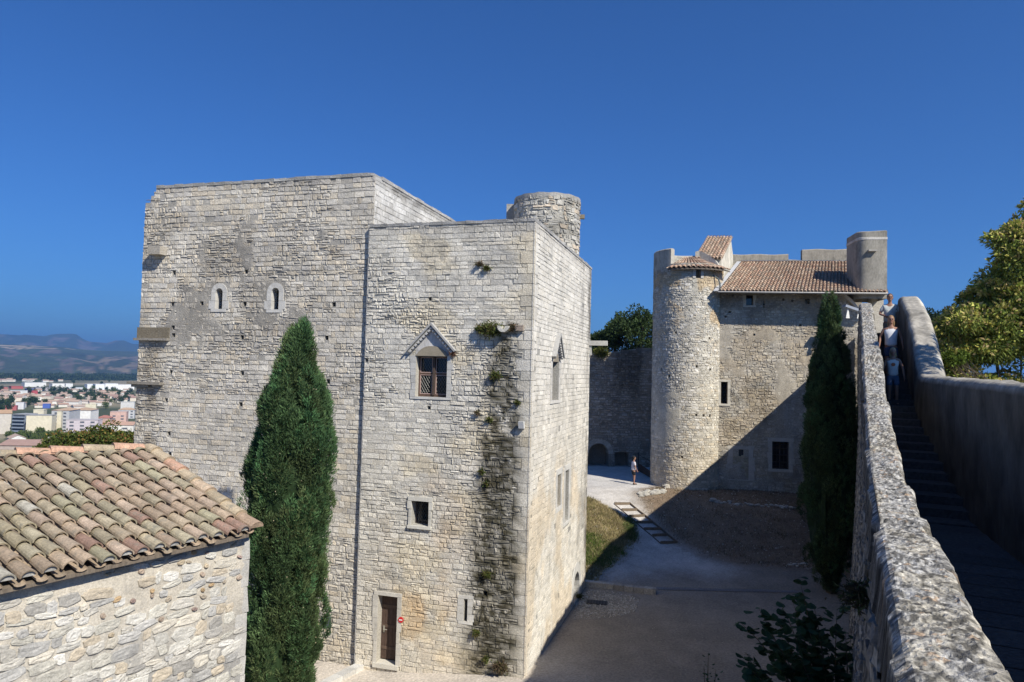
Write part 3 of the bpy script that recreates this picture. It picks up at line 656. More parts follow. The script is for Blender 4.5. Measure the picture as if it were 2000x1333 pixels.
# round turret on the roof
tc_ = (1.27, 27.7); tr = 1.29; T = Cyl(tc_, tr); ct = 2*math.pi*tr
m = masonry(T, 0, ct, 11.6, 15.32, .17, .26, 31, [], [], gap=.02, relief=.022, jit=.02, pal=((.52, .5, .45), (.47, .45, .4), (.58, .55, .48), (.55, .47, .37), (.44, .43, .4)), mort=(.42, .4, .35), rough=lambda u, z: .55, stain=lambda U, Z: 1-.4*ss(.5, .7, fbm(U, Z, 161))[..., None]-.3*ss(15.0, 15.3, Z)[..., None])
tur = mesh('turret', *m[:2], M['keep'], keep, m[2])
V = []; n = 40
for r_, z_ in ((tr+.02, 15.22), (tr+.03, 15.38), (tr-.3, 15.42), (tr-.32, 13)): V += [(tc_[0]+r_*math.sin(2*math.pi*k/n), tc_[1]+r_*math.cos(2*math.pi*k/n), z_+.015*math.sin(k*2.1)) for k in range(n)]
mesh('turret_rim', V, [(j*n+k, j*n+(k+1) % n, (j+1)*n+(k+1) % n, (j+1)*n+k) for j in range(3) for k in range(n)], M['keep'], tur, (.36, .35, .33))
p = aty(1128, 423, 27.9); mb = MB(); mb.box((p[0]-.4, p[1]-.1, p[2]-.1), (p[0]+.28, p[1]+.08, p[2]+.06), (.2, .17, .12)); mb.build('roof_beam', M['wood'], tur)
p = aty(995, 420, 28.6); mb = MB(); mb.box((p[0]-.12, p[1]-.5, 12), (p[0]+.6, p[1]+.3, p[2]+.33), (.34, .33, .31)); mb.build('turret_buttress', M['keep'], tur)
# things fixed to the keep
u_, z_ = A2.uz(783, 1211, .03); sg = thing('no_entry_sign', 'small round red no entry sign with a white bar beside the door', 'sign', A2.P(u_, z_-.06, .03))
def disc(W, u, z, d0, d1, r, c, n=20): V = [W.P(u+r*math.cos(2*math.pi*k/n), z+r*math.sin(2*math.pi*k/n), d) for d in (d0, d1) for k in range(n)]; return V, [tuple(range(n, 2*n))]+[(k, (k+1) % n, n+(k+1) % n, n+k) for k in range(n)]
V, F_ = disc(A2, u_, z_, .025, .045, .085, 0); mesh('plate', V, F_, M['paint'], sg, (.55, .03, .03)); mb = MB(); mb.wbox(A2, u_-.05, u_+.05, z_-.015, z_+.015, .045, .05, (.8, .78, .75)); mb.build('bar', M['paint'], sg)
a, b, c_, d_ = A1.rect(628, 646, 1205, 1224, .05); pq = thing('wall_plaque', 'dark grey square information plaque with a red dot, low on the keep beside the tree', 'plaque', A1.P((a+b)/2, c_, .05))
mb = MB(); mb.wbox(A1, a, b, c_, d_, .03, .06, (.07, .085, .09)); mb.build('panel', M['paint'], pq); V, F_ = disc(A1, b-.08, d_-.05, .06, .066, .045, 0); mesh('dot', V, F_, M['paint'], pq, (.6, .03, .03))
a, b, c_, d_ = lampn; fl_ = thing('floodlight', 'small white floodlight in a niche near the corner of the keep', 'floodlight', A2.P((a+b)/2, (c_+d_)/2, .0)); mb = MB()
um, zm_ = (a+b)/2, (c_+d_)/2
mb.hexa([A2.P(um+x, zm_+z, d) for z, dd in ((-.1, 0), (.1, .06)) for x, d in ((-.08, .02+dd), (.08, .02+dd), (.08, .14+dd), (-.08, .14+dd))], (.62, .62, .6)); mb.build('housing', M['paint'], fl_); mb = MB(); mb.tube([A2.P(um, zm_, -.25), A2.P(um, zm_, .03)], .015, 6, (.3, .3, .3)); mb.build('bracket', M['metal'], fl_)
# ------------------------------------------------------------------ canal tile roofs
TILEC = ((.35, .27, .19), (.37, .30, .21), (.37, .28, .20), (.34, .29, .20), (.35, .27, .19), (.33, .30, .20), (.40, .31, .23), (.35, .30, .205), (.34, .29, .19), (.33, .29, .2), (.38, .30, .22), (.31, .2, .15), (.38, .355, .29))
def tiles(E0, E1, T0, T1, tw, ex, seed, pal, lift=.06, seg=6, wob=.012, butt=True):
    """cover and pan tiles on the patch eave E0-E1, ridge T0-T1; returns verts, faces, colours"""
    rn = random.Random(seed); E0, E1, T0, T1 = [np.array(p, float) for p in (E0, E1, T0, T1)]
    nE = max(1, int(round(np.linalg.norm(E1-E0)/tw))); mb = MB(); P = np.array(pal)
    for i in range(nE):
        s = (i+.5)/nE; e, t = E0+(E1-E0)*s, T0+(T1-T0)*s; L = np.linalg.norm(t-e); v = (t-e)/L
        x = (E1-E0)/np.linalg.norm(E1-E0); n = np.cross(x, v); n /= np.linalg.norm(n); n = n if n[2] > 0 else -n; x = np.cross(v, n)
        twl = np.linalg.norm((E0+(E1-E0)*(s+.5/nE))-(E0+(E1-E0)*(s-.5/nE)))
        # pan (channel between this and next column), one strip per course
        for kind in (0, 1):
            off = 0 if kind else twl*.5
            k = 0; y0 = -.02+rn.uniform(-.03, .03)
            while y0 < L-.03:
                ln = ex+.07; y1 = min(y0+ln, L+.02); c = P[rn.randrange(len(P))]*rn.uniform(.8, 1.15)
                if not kind: c = np.array(pal[4 % len(pal)])*rn.uniform(.7, 1.1)
                w0, w1 = (.36*twl+.012, .31*twl) if kind else (.30*twl, .32*twl)
                h0, h1 = (lift*1.18, lift*.9) if kind else (-lift*.5, -lift*.5)
                bz0, bz1 = (.045, .012) if kind else (.02, .0)
                jx = rn.uniform(-wob, wob); jr = rn.uniform(-.01, .01); V = []
                for (yy, ww, hh, bz) in ((y0, w0, h0, bz0), (y1, w1, h1, bz1)):
                    for q in range(seg+1):
                        a = math.pi*q/seg; V.append(e+v*yy+x*(off+jx-ww*math.cos(a)+jr*(yy-y0))+n*(bz+hh*math.sin(a)))
                F = [(q, q+1, seg+2+q, seg+1+q) for q in range(seg)]
                if kind:  # thickness at the lower end
                    base = len(V); th = .016
                    for q in range(seg+1):
                        a = math.pi*q/seg; V.append(e+v*(y0+.002)+x*(off+jx-(w0-th)*math.cos(a))+n*(bz0+(h0-th)*math.sin(a)))
                    F += [(q, base+q, base+q+1, q+1) for q in range(seg)]
                    if k == 0 and butt and rn.random() < .75: n9 = len(V); V += [V[base+q_]+v*.02 for q_ in range(seg+1)]; mb.add(V[n9:], [tuple(range(seg+1))], (.42, .41, .38)); V = V[:n9]
                mb.add(V, F, c); y0 += ex*rn.uniform(.96, 1.04); k += 1
    return mb
# ------------------------------------------------------------------ foreground house
ed = azv(30.24); hn = azv(120.24); rd = azv(45.2)
HE0 = np.array([-3.5, 9.94, 6.2])-ed*.14; HR0 = np.array([-5.83, 11.33, 7.1])-rd*.06
SL = 7.0
HE1 = HE0-ed*SL; HR1 = HR0-rd*SL*1.02
house = thing('stone_house', 'small rubble stone house with a lichened canal tile roof in the left foreground', 'house', (HE0[0]-2.4, HE0[1]-1, -.3))
mb = tiles(HE0, HE1, HR0, HR1, .205, .345, 5, TILEC, lift=.07, seg=8)
rf = mb.build('roof', M['tile'], house, smooth=False)
# ridge and verge tiles
def ridgetiles(A, Bp, r, ln, seed, pal, up, side, name, parent, tilt=.02):
    rn = random.Random(seed); A = np.array(A, float); Bp = np.array(Bp, float); L = np.linalg.norm(Bp-A); v = (Bp-A)/L; mb = MB(); y = 0; side = side-v*(side@v); side /= np.linalg.norm(side); up = np.cross(v, side); up = up if up[2] > 0 else -up
    while y < L-.05:
        y1 = min(y+ln+.06, L); c = np.array(pal[rn.randrange(len(pal))])*rn.uniform(.85, 1.15); V = []
        for yy, rr, b in ((y, r*1.08, .03), (y1, r*.92, 0.)):
            for q in range(9): a = math.pi*q/8; V.append(A+v*yy-side*rr*math.cos(a)+up*(b+rr*.8*math.sin(a)))
        for q in range(9): a = math.pi*q/8; V.append(A+v*(y+.003)-side*(r*1.08-.018)*math.cos(a)+up*(.03+(r*.86-.018)*math.sin(a)))
        mb.add(V, [(q, q+1, 10+q, 9+q) for q in range(8)]+[(q, 18+q, 19+q, q+1) for q in range(8)]+[tuple(range(18, 27))], c); y += ln
    return mb.build(name, M['tile'], parent)
RC = ((.40, .29, .20), (.43, .33, .23), (.38, .31, .21), (.42, .26, .18), (.37, .30, .205))
up3 = np.array([0, 0, 1.])
rv = (HR0-HE0)/np.linalg.norm(HR0-HE0)
ridgetiles(HR1+up3*.03, HR0+up3*.03+rd*.02, .105, .42, 1, RC, up3, hn, 'ridge_tiles', rf)
ridgetiles(HE0+ed*.1+up3*.03-rv*.03, HR0+ed*.1+up3*.04, .1, .38, 2, RC, up3, ed, 'verge_tiles', rf)
mb = MB(); mb.hexa([HR1-up3*.35, HR0-up3*.35, HR0-up3*.35-hn*.3, HR1-up3*.35-hn*.3, HR1+up3*.04+hn*.06, HR0+up3*.04+hn*.06, HR0+up3*.04-hn*.1, HR1+up3*.04-hn*.1], (.3, .285, .26)); mb.build('ridge_mortar', M['housewall'], rf)
# boards under the tiles
mb = MB(); mb.hexa([HE0-up3*.07, HE1-up3*.07, HR1-up3*.09, HR0-up3*.09, HE0-up3*.03, HE1-up3*.03, HR1-up3*.03, HR0-up3*.03], (.16, .13, .1)); mb.build('roof_boards', M['wood'], rf)
# walls: irregular stones set in mortar
HO = .14; HW = Wall((HE0-hn*HO+ed*.12)[:2], 30.24+180, -1)
def blobs(W, u0, u1, z0, z1, seed, keep_zone):
    """irregular field stones proud of a trowelled mortar face"""
    rs = np.random.RandomState(seed); mb_V = []; mb_F = []; mb_C = []; n0 = 0
    pal = np.array(((.54, .52, .465), (.62, .60, .55), (.48, .46, .40), (.55, .51, .43), (.42, .41, .385), (.50, .475, .42), (.36, .345, .315), (.46, .40, .31)))
    peb = np.array(((.40, .29, .17), (.36, .31, .24), (.43, .36, .26), (.35, .28, .22), (.31, .23, .2)))
    z = z0; cells = []
    while z < z1:
        h = rs.uniform(.07, .16); u = u0+rs.uniform(-.2, 0)
        while u < u1:
            wd = rs.uniform(.08, .33)*(.7+h*3)
            cells.append((u+wd/2+rs.uniform(-.02, .02), z+h/2+rs.uniform(-.025, .025), wd*rs.uniform(.9, 1.06), h*rs.uniform(.92, 1.12), 0)); u += wd
        z += h
    out = []
    for (cu, cz, w_, h_, k) in cells:
        kz = keep_zone(cu, cz)
        if rs.rand() < kz[0]: continue
        out.append((cu, cz, w_, h_, kz[1] > rs.rand()))
    for (cu, cz, w_, h_, pb) in out:
        if cu-w_/2 < u0 or cu+w_/2 > u1 or cz+h_/2 > z1: continue
        m = 10; th = np.arange(m)/m*2*math.pi+rs.uniform(-.2, .2, m); p = 2.0 if pb else 5.0
        if pb: w_, h_ = rs.uniform(.05, .11), rs.uniform(.035, .07)
        rr = 1/(np.abs(np.cos(th))**p+np.abs(np.sin(th))**p)**(1/p)*rs.uniform(.84 if not pb else .93, 1.06, m)
        ru = rr*np.cos(th)*w_/2; rz_ = rr*np.sin(th)*h_/2; sh = rs.uniform(-.25, .25); ru = ru+rz_*sh
        rot = rs.uniform(-.18, .18) if not pb else rs.uniform(-.5, .5); ru, rz_ = ru*math.cos(rot)-rz_*math.sin(rot), ru*math.sin(rot)+rz_*math.cos(rot)
        d = rs.uniform(.003, .014) if not pb else .016
        rings = ((1.04, -.012), (.97, d*.6), (.82, d), (.4, d*1.1)); V = []
        for f, dd in rings: V.append(W.P(cu+ru*f, cz+rz_*f, dd+.006+rs.uniform(-.004, .004, m)*(dd > 0)))
        V = np.vstack(V+[W.P(np.array([cu]), np.array([cz]), np.array([d*1.1]))]); F = []
        for r_ in range(3):
            for q in range(m): F.append((r_*m+q, r_*m+(q+1) % m, (r_+1)*m+(q+1) % m, (r_+1)*m+q))
        for q in range(0, m): F.append((3*m+q, 3*m+(q+1) % m, 4*m, 4*m))
        c = (peb if pb else pal)[rs.randint(5 if pb else 8)]*rs.uniform(.85, 1.12)
        mb_V.append(V); mb_F.append(np.array(F)+n0); mb_C.append(np.tile(c, (len(V), 1))*np.concatenate([np.full(m, .75), np.ones(3*m+1)])[:, None]); n0 += len(V)
    us = np.arange(u0, u1+.03, .045); zs = np.arange(z0, z1+.01, .045); U, Z = np.meshgrid(us, zs, indexing='ij')
    D = .012*(fbm(U*3, Z*3, seed+1)-.5)+.014*(fbm(U*14, Z*14, seed+2, 3)-.5)-.002
    g = fbm(U*.9+3, Z*.9, seed+3)[..., None]; upper = ss(-1.6, -.5, Z-z1+.5*(fbm(U*1.2, Z, 5)-.5))[..., None]
    C = (np.array([.31, .30, .28])*(1-upper)+upper*np.array([.52, .475, .395]))*(.82+.36*g)
    V = W.P(U, Z, D).reshape(-1, 3); a, b = U.shape; k = (np.arange(a-1)[:, None]*b+np.arange(b-1)[None]).ravel()
    return np.vstack(mb_V+[V]), np.vstack(mb_F+[np.stack([k, k+b, k+b+1, k+1], 1)+n0]), np.vstack(mb_C+[C.reshape(-1, 3)])
def hz(u, z):
    t = 6.1-z; plaster = float(fbm(u*.7, z*1.1, 301)) > .5
    sk_ = .35*(t < .2)+(.22 if (t < 1.0 and plaster) else .0)+.1*(u < .3)
    return (sk_, .45 if (t < .8 and u < 2.0 and float(fbm(u*1.5, z*1.5, 302)) > .45) else .02)
V, F, C = blobs(HW, .0, SL-.4, 2.4, 6.12, 41, hz)
F = [tuple(f[:3]) if f[2] == f[3] else tuple(f) for f in F]
mesh('wall', V, F, M['housewall'], house, C)
mb = MB(); hb = (HE0-hn*HO+ed*.12)*np.array([1, 1, 0])
def hp(u, d, z): return hb-ed*u-hn*d+up3*z
mb.hexa([hp(0, .03, -.6), hp(SL-.4, .03, -.6), hp(SL-.4, 2.6, -.6), hp(0, 2.2, -.6), hp(0, .03, 6.1), hp(SL-.4, .03, 6.1), hp(SL-.4, 2.6, 6.85), hp(0, 2.2, 6.9)], (.42, .4, .37))
mb.hexa([hp(-.0, -.01, z_) if i in (0, 1) else hp(0, .4, z_) for z_, i in ()]+[hp(-.012, -.012, -.6), hp(.3, -.012, -.6), hp(.3, .3, -.6), hp(-.012, .3, -.6), hp(-.012, -.012, 2.5), hp(.3, -.012, 2.5), hp(.3, .3, 2.5), hp(-.012, .3, 2.5)], (.5, .48, .43))
# quoin stones at the corner
rn = random.Random(3); z = 2.4
while z < 6.0:
    h = rn.uniform(.2, .38); h = min(h, 6.08-z); l = rn.uniform(.06, .2); e = rn.uniform(-.02, .02)
    mb.hexa([hp(-.012+e, -.008-abs(e), z+.012), hp(l, .004, z+.012), hp(l, .2, z+.006), hp(-.02+e, .2, z+.006), hp(-.012-e, -.008, z+h), hp(l, .004, z+h), hp(l, .2, z+h), hp(-.02-e, .2, z+h)], np.array((.46, .445, .41))*rn.uniform(.8, 1.15)); z += h
mb.build('wall_corner', M['housewall'], house)
# ruined wall behind the ridge
p0, p1 = aty(118, 890, 13.6), aty(262, 872, 15.6); mb = MB(); n = 16; V = []
W_ = Wall(p0[:2], math.degrees(math.atan2(p1[0]-p0[0], p1[1]-p0[1])), 1); Lw = float(np.hypot(*(p1-p0)[:2]))
V = []; nz_ = 10
tops = [aty(118+(262-118)*i/n, [892, 884, 879, 876, 875, 874, 876, 878, 878, 876, 875, 874, 874, 874, 872, 870, 870][i], 13.6+2.0*i/n)[2]+.02*random.Random(i).uniform(-1, 1) for i in range(n+1)]
for d, s in ((0, 1), (-.35, 1)):
    for i in range(n+1):
        for j in range(nz_+1): u = Lw*i/n; z = 3+(tops[i]-3)*j/nz_; V.append(W_.P(u, z, d+.03*(float(fbm(u*4, z*4, 7))-.5)-(.05*s*(1 if d == 0 else -1) if j == nz_ else 0)))
F = []; m_ = (n+1)*(nz_+1)
for i in range(n):
    for j in range(nz_):
        a = i*(nz_+1)+j; F += [(a, a+nz_+1, a+nz_+2, a+1), (m_+a, m_+a+1, m_+a+nz_+2, m_+a+nz_+1)]
    a = i*(nz_+1)+nz_; F.append((a, a+nz_+1, m_+a+nz_+1, m_+a))
for i in (0, n):
    for j in range(nz_): a = i*(nz_+1)+j; F.append((a, a+1, m_+a+1, m_+a))
tag(mesh('stone_wall', V, F, M['stone'], None, (.38, .36, .33)), 'low ruined stone wall top showing behind the ridge of the tiled house', 'wall')
# ------------------------------------------------------------------ far lodging with round tower
FP = np.array([13.0, 43.6]); FW = Wall(FP, 99, 1); bx = azv(27)
lodge = thing('lodging', 'long stone lodging with tiled roof, battlements and a rounded chimney turret beyond the courtyard', 'building', (FP[0], FP[1], 1.6))
ZE = 13.75
w1 = FW.rect(1508, 1541, 863, 917); w2 = FW.rect(1431, 1462, 878, 937); w3 = FW.rect(1405, 1421, 746, 789); w4 = FW.rect(1457, 1471, 577, 597); w5 = FW.rect(1573, 1582, 584, 594); w6 = FW.rect(1491, 1493, 588, 602)
w3 = (max(w3[0], .03),)+w3[1:]
dc = (.5, .47, .4)
oW = [surround(FW, w1, .24, .22, .16, lodge, dc, 21, d1=.03, nb=5), surround(FW, w2, .3, .2, .05, lodge, (.47, .44, .38), 22, d1=.02, nb=4), surround(FW, (w3[0]+.0, w3[1], w3[2], w3[3]), .17, .12, .12, lodge, dc, 23, d1=.04, nb=3), surround(FW, w4, .16, .0, .1, lodge, dc, 24, d1=.02, nb=2)]
PL = ((.43, .39, .325), (.48, .44, .37), (.39, .355, .29), (.46, .41, .32), (.51, .475, .4), (.40, .37, .32))
holesL = [w1+(.4,), w3+(.3,), w4+(.5,), w5+(.4,), w6+(.4,)]+[ha(FW, *p, .13) for p in ((1425, 610), (1417, 619), (1473, 654), (1563, 636), (1431, 578), (1530, 586), (1547, 588))]
def st_L(U, Z): return 1-.25*ss(.5, .65, fbm(U*.5, Z*.5, 201))[..., None]-np.array([0, .05, .12])*ss(.5, .6, fbm(U*.4+7, Z*.6, 202))[..., None]
UR = 8.75
ltop = lambda u: 14. if u < 7.3 else 13.3-(u-7.3)*1.15
mL = masonry(FW, -.6, UR, .6, ZE+.3, .17, .25, 51, holesL, [o for o in oW]+[], gap=.015, relief=.018, jit=.016, pal=PL, mort=(.38, .345, .285), rough=lambda u, z: .5, stain=st_L, patch=lambda U, Z: ss(.6, .68, fbm(U*.8, Z*.8, 203, 4)), top=ltop, mres=.15)
mesh('wall', *mL[:2], M['stone'], lodge, mL[2])
blk = MB()  # infill of blocked door
rn = random.Random(4); z = w2[2]
while z < w2[3]-.45:
    u = w2[0]; h = rn.uniform(.1, .18)
    while u < w2[1]-.03: l = min(rn.uniform(.14, .3), w2[1]-u); blk.wbox(FW, u+.008, u+l-.008, z+.008, z+h-.008, -.2, .0+rn.uniform(-.02, .02), np.array((.42, .38, .27))*rn.uniform(.7, 1.1)); u += l
    z += h
blk.wbox(FW, w2[0]+.35, w2[0]+.62, w2[3]-.42, w2[3]-.02, .0, .01, (.05, .05, .05)); blk.wbox(FW, w2[0], w2[0]+.34, w2[3]-.43, w2[3]-.02, -.1, .02, (.42, .38, .3)); blk.wbox(FW, w2[0]+.64, w2[1], w2[3]-.43, w2[3]-.02, -.1, .02, (.4, .37, .3)); blk.build('blocked_doorway', M['stone'], lodge)
# lodge window with bars
u0, u1, z0, z1 = w1; mb = MB(); br = (.09, .065, .05); um = (u0+u1)/2
for a, b, c_, d_ in ((u0, u0+.06, z0, z1), (u1-.06, u1, z0, z1), (um-.04, um+.04, z0, z1), (u0+.06, um-.04, z0, z0+.06), (u0+.06, um-.04, z1-.06, z1), (um+.04, u1-.06, z0, z0+.06), (um+.04, u1-.06, z1-.06, z1)): mb.wbox(FW, a, b, c_, d_, -.25, -.2, br)
for k in (1, 2, 3): zz = z0+(z1-z0)*k/4; mb.wbox(FW, u0+.06, um-.04, zz-.015, zz+.015, -.24, -.21, br); mb.wbox(FW, um+.04, u1-.06, zz-.015, zz+.015, -.24, -.21, br)
wo = mb.build('window', M['wood'], lodge); g = MB(); g.wbox(FW, u0, u1, z0, z1, -.3, -.27, br); g.build('pane', M['glass'], wo)
g = MB()
for k in range(5): u = u0+(u1-u0)*(k+.5)/5; g.tube([FW.P(u, z0, -.08), FW.P(u, z1, -.08)], .01, 5, (.04, .04, .04))
for zz in (.2, .9, 1.5): g.tube([FW.P(u0, z0+zz, -.08), FW.P(u1, z0+zz, -.08)], .01, 5, (.04, .04, .04))
g.build('iron_bars', M['metal'], wo)
for r in (w3, w4): panewin(FW, r, -.2, lodge)
mb = MB(); mb.wbox(FW, w6[0]-.06, w6[1]+.06, (w6[2]+w6[3])/2-.02, (w6[2]+w6[3])/2+.02, -.05, .008, (.02, .02, .02)); mb.build('loophole', M['dark'], lodge)
# right hand end: sloping coping, porch recess at the stair head
mb = MB()
RB = FW.P(UR, 0, 0)
mb.wbox(FW, 7.2, 9.5, .6, 14, -4.2, -4, (.3, .27, .22)); mb.wbox(FW, 7.0, 7.3, .6, 13.9, -4, -.05, (.38, .35, .29))
mb.wbox(FW, 9.0, 9.7, 6, 13.75, -1.4, -.7, (.42, .39, .33)); mb.build('side_wall', M['stone'], lodge)
mb = MB(); pts = [FW.uz(*p) for p in ((1648, 578), (1664, 590), (1676, 606), (1684, 618))]
for i in range(3):
    (a, za), (b, zb) = pts[i], pts[i+1]; mb.hexa([FW.P(a, za-.1, -.55), FW.P(b, zb-.1, -.55), FW.P(b, zb-.1, .1), FW.P(a, za-.1, .1), FW.P(a, za+.14, -.55), FW.P(b, zb+.14, -.55), FW.P(b, zb+.14, .1), FW.P(a, za+.14, .1)], (.5, .48, .44))
mb.build('sloping_coping', M['dressed'], lodge)
# roof
OV = 1.15; E0 = FW.P(-.35, ZE, OV); E1 = FW.P(9.25, ZE-.03, OV); RD = 6.3; RH = 2.75
T0 = FW.P(.35, ZE+RH, 0)+bx*(RD-OV); T1 = FW.P(9.2, ZE+RH, 0)+bx*(RD-OV)
TC2 = ((.40, .27, .19), (.44, .31, .22), (.35, .25, .18), (.38, .24, .17), (.46, .35, .26), (.33, .26, .2))
lr = tiles(E0, E1, T0, T1, .215, .36, 61, TC2, lift=.075, seg=5, wob=.008, butt=False).build('roof', M['tile'], lodge)
mb = MB(); e3 = up3*.05
mb.hexa([E0-e3*2, E1-e3*2, T1-e3*2, T0-e3*2, E0-e3, E1-e3, T1-e3, T0-e3], (.12, .1, .085)); mb.build('roof_boards', M['wood'], lr)
mb = MB(); mb.tube([E0-up3*.06-bx*.1, E1-up3*.06-bx*.1], .065, 8, (.22, .22, .22)); mb.build('gutter', M['metal'], lr)
mb = MB(); mb.tube([T0+bx*.05+e3*2-up3*.02, T1+bx*.05+e3*2-up3*.02], .06, 6, (.12, .12, .13)); mb.hexa([E0-FW.d*.02, E0-FW.d*.28, T0-FW.d*.28, T0-FW.d*.02, E0-FW.d*.02+e3, E0-FW.d*.28+e3, T0-FW.d*.28+e3, T0-FW.d*.02+e3], (.4, .41, .43)); mb.build('flashing', M['paint'], lr)
# battlement wall behind the roof
TW = Wall((T0+bx*.15)[:2], 99, 1); pc = (.27, .25, .21); mb = MB()
a0, _ = TW.uz(1440, 500); zt1 = TW.uz(1490, 497)[1]; b1 = TW.uz(1540, 500)[0]; zt2 = TW.uz(1555, 508)[1]; b2 = TW.uz(1567, 500)[0]; zt3 = TW.uz(1620, 487)[1]; b3 = TW.uz(1668, 500)[0]
def rwall(W, u0, u1, z0, z1, d0, d1, mb, c, r=.06):
    n = 10
    for i in range(n):
        a, b = u0+(u1-u0)*i/n, u0+(u1-u0)*(i+1)/n; q = [z1+.025*math.sin(a*3.1+z1), z1+.025*math.sin(b*3.1+z1)]
        mb.hexa([W.P(a, z0, d0), W.P(b, z0, d0), W.P(b, z0, d1), W.P(a, z0, d1), W.P(a, q[0]-r, d0), W.P(b, q[1]-r, d0), W.P(b, q[1]-r, d1), W.P(a, q[0]-r, d1)], c)
        mb.hexa([W.P(a, q[0]-r, d0), W.P(b, q[1]-r, d0), W.P(b, q[1]-r, d1), W.P(a, q[0]-r, d1), W.P(a, q[0], d0+r), W.P(b, q[1], d0+r), W.P(b, q[1], d1-r), W.P(a, q[0], d1-r)], np.array(c)*1.05)
rwall(TW, a0-1.2, b1, 12, zt1, -.45, 0, mb, pc); rwall(TW, b1, b2, 12, zt2, -.45, -.003, mb, pc); rwall(TW, b2, b3, 12, zt3, -.45, 0, mb, pc)
mb.build('battlement', M['plaster'], lodge)
# rounded chimney turret
pcn = FW.P(8.75, 0, 0)[:2]; TWc = Wall(pcn, 99, 1); cL = TWc.uz(1673, 500, .6)[0]; cR = TWc.uz(1729, 500, .6)[0]; zt = TWc.uz(1697, 451, .9)[1]; V = []; outl = []
for k in range(13): a = math.pi*(.5+.5*k/12); outl.append((cL+.5+.5*math.cos(a), .4+.5*math.sin(a)*1.0))
outl = [(cR, .9)]+outl+[(cL, -1.3), (cR, -1.3)]; outl = [(u, d) for u, d in outl]
zr = [13.4, 14.6, 15.8, 16.6, zt-.55, zt-.53, zt-.4, zt-.38, zt-.05, zt]; ex_ = [0, 0, 0, 0, 0, .02, .02, 0, 0, -.05]
cx_ = (cL+cR)/2
for z_, e_ in zip(zr, ex_):
    for (u, d) in outl: V.append(TWc.P(u+np.sign(u-cx_)*e_, z_+.03*math.sin(u*3)*(z_ > zt-.2), d+(e_ if d > 0 else 0)))
m = len(outl); F = [(j*m+k, j*m+(k+1) % m, (j+1)*m+(k+1) % m, (j+1)*m+k) for j in range(len(zr)-1) for k in range(m)]+[tuple(range((len(zr)-1)*m, len(zr)*m))]
Cc = np.tile(np.array((.27, .255, .22)), (len(V), 1)); Cc[5*m:7*m] = (.5, .48, .44); mesh('chimney_turret', V, F, M['plaster'], lodge, Cc)
mb = MB(); u_, z_ = TWc.uz(1702, 491, .9); mb.wbox(TWc, u_-.22, u_+.25, z_-.03, z_+.06, .85, 1.15, (.36, .34, .3)); u_, z_ = TWc.uz(1728, 522, 0); mb.build('water_spout', M['dressed'], lodge); mb = MB(); mb.wbox(TWc, cR-.01, cR+.26, z_-.05, z_+.03, -.1, 0, (.12, .11, .1)); mb.build('iron_stub', M['metal'], lodge)
# gabled roof block behind the tower
GB = Wall(FW.P(.55, 0, -.6)[:2], 99, 1); g0 = GB.uz(1360, 500)[0]; g1 = GB.uz(1407, 520)[0]
bd = bx; L = 4.6
def gp(u, z, r): return GB.P(u, z, 0)+bd*r
ze = GB.uz(1405, 506)[1]; zr_ = GB.uz(1432, 463)[1]+.9; c = (.55, .52, .44); mb = MB()
zr_ = aty(1428, 464, float(gp(g1, 0, 3.6)[1]))[2]
prof = [(0, 9), (L, 9), (L, ze+.9), (3.6, zr_), (0, ze)]
V = [gp(g1, z, r) for r, z in prof]+[gp(g0, z, r) for r, z in prof]; mb.add(V, [(0, 1, 2, 3, 4), (9, 8, 7, 6, 5)]+[(i, (i+1) % 5, 5+(i+1) % 5, 5+i) for i in range(5)], c)
mb.hexa([gp(g1-.02, 9, L-.5), gp(g1+.02, 9, L-.5), gp(g1+.02, 9, 6.4), gp(g1-.4, 9, 6.4)]+[gp(g1-.02, ze+.35, L-.5), gp(g1+.02, ze+.35, L-.5), gp(g1+.02, ze+.1, 6.4), gp(g1-.4, ze+.1, 6.4)], c)
gb = mb.build('gable_block', M['plaster'], lodge)
r1 = tiles(gp(g1+.1, ze-.02, -.25), gp(g0-.1, ze-.02, -.25), gp(g1+.1, zr_+.08, 3.65), gp(g0-.1, zr_+.08, 3.65), .22, .36, 63, TC2, lift=.07, seg=5, butt=False).build('gable_roof', M['tile'], gb)
# round tower
TCn = np.array([11.25, 45.0]); TR = 2.17; TW2 = Cyl(TCn, TR); ct = 2*math.pi*TR; ths = math.atan2(-TCn[0], -TCn[1]) % (2*math.pi)
tower = thing('round_tower', 'round rubble stone tower with a small tiled lean-to roof at its top, beside the lodging', 'tower', (TCn[0], TCn[1], 1.4))
ZTW = 15.5
def cyl_u(px, py): # hit on the front of the cylinder
    r = ray(px, py); o = EYE[:2]-TCn; a = r[:2]@r[:2]; b = 2*o@r[:2]; c = o@o-TR*TR; dsc = b*b-4*a*c
    t = (-b-math.sqrt(max(dsc, 0)))/(2*a); P = EYE+r*t; return (math.atan2(P[0]-TCn[0], P[1]-TCn[1]) % (2*math.pi))*TR, P[2]
def chole(px, py, w_=.14, h_=.14): u, z = cyl_u(px, py); return (u-w_/2, u+w_/2, z-h_/2, z+h_/2, .3)
uw, zw = cyl_u(1364, 534)
tho = [(uw-.16, uw+.16, zw-.3, zw+.3, .5)]+[chole(*p) for p in ((1361, 716), (1307, 735), (1332, 893), (1360, 811), (1374, 812), (1386, 813), (1320, 650), (1386, 661), (1293, 722), (1387, 722))]
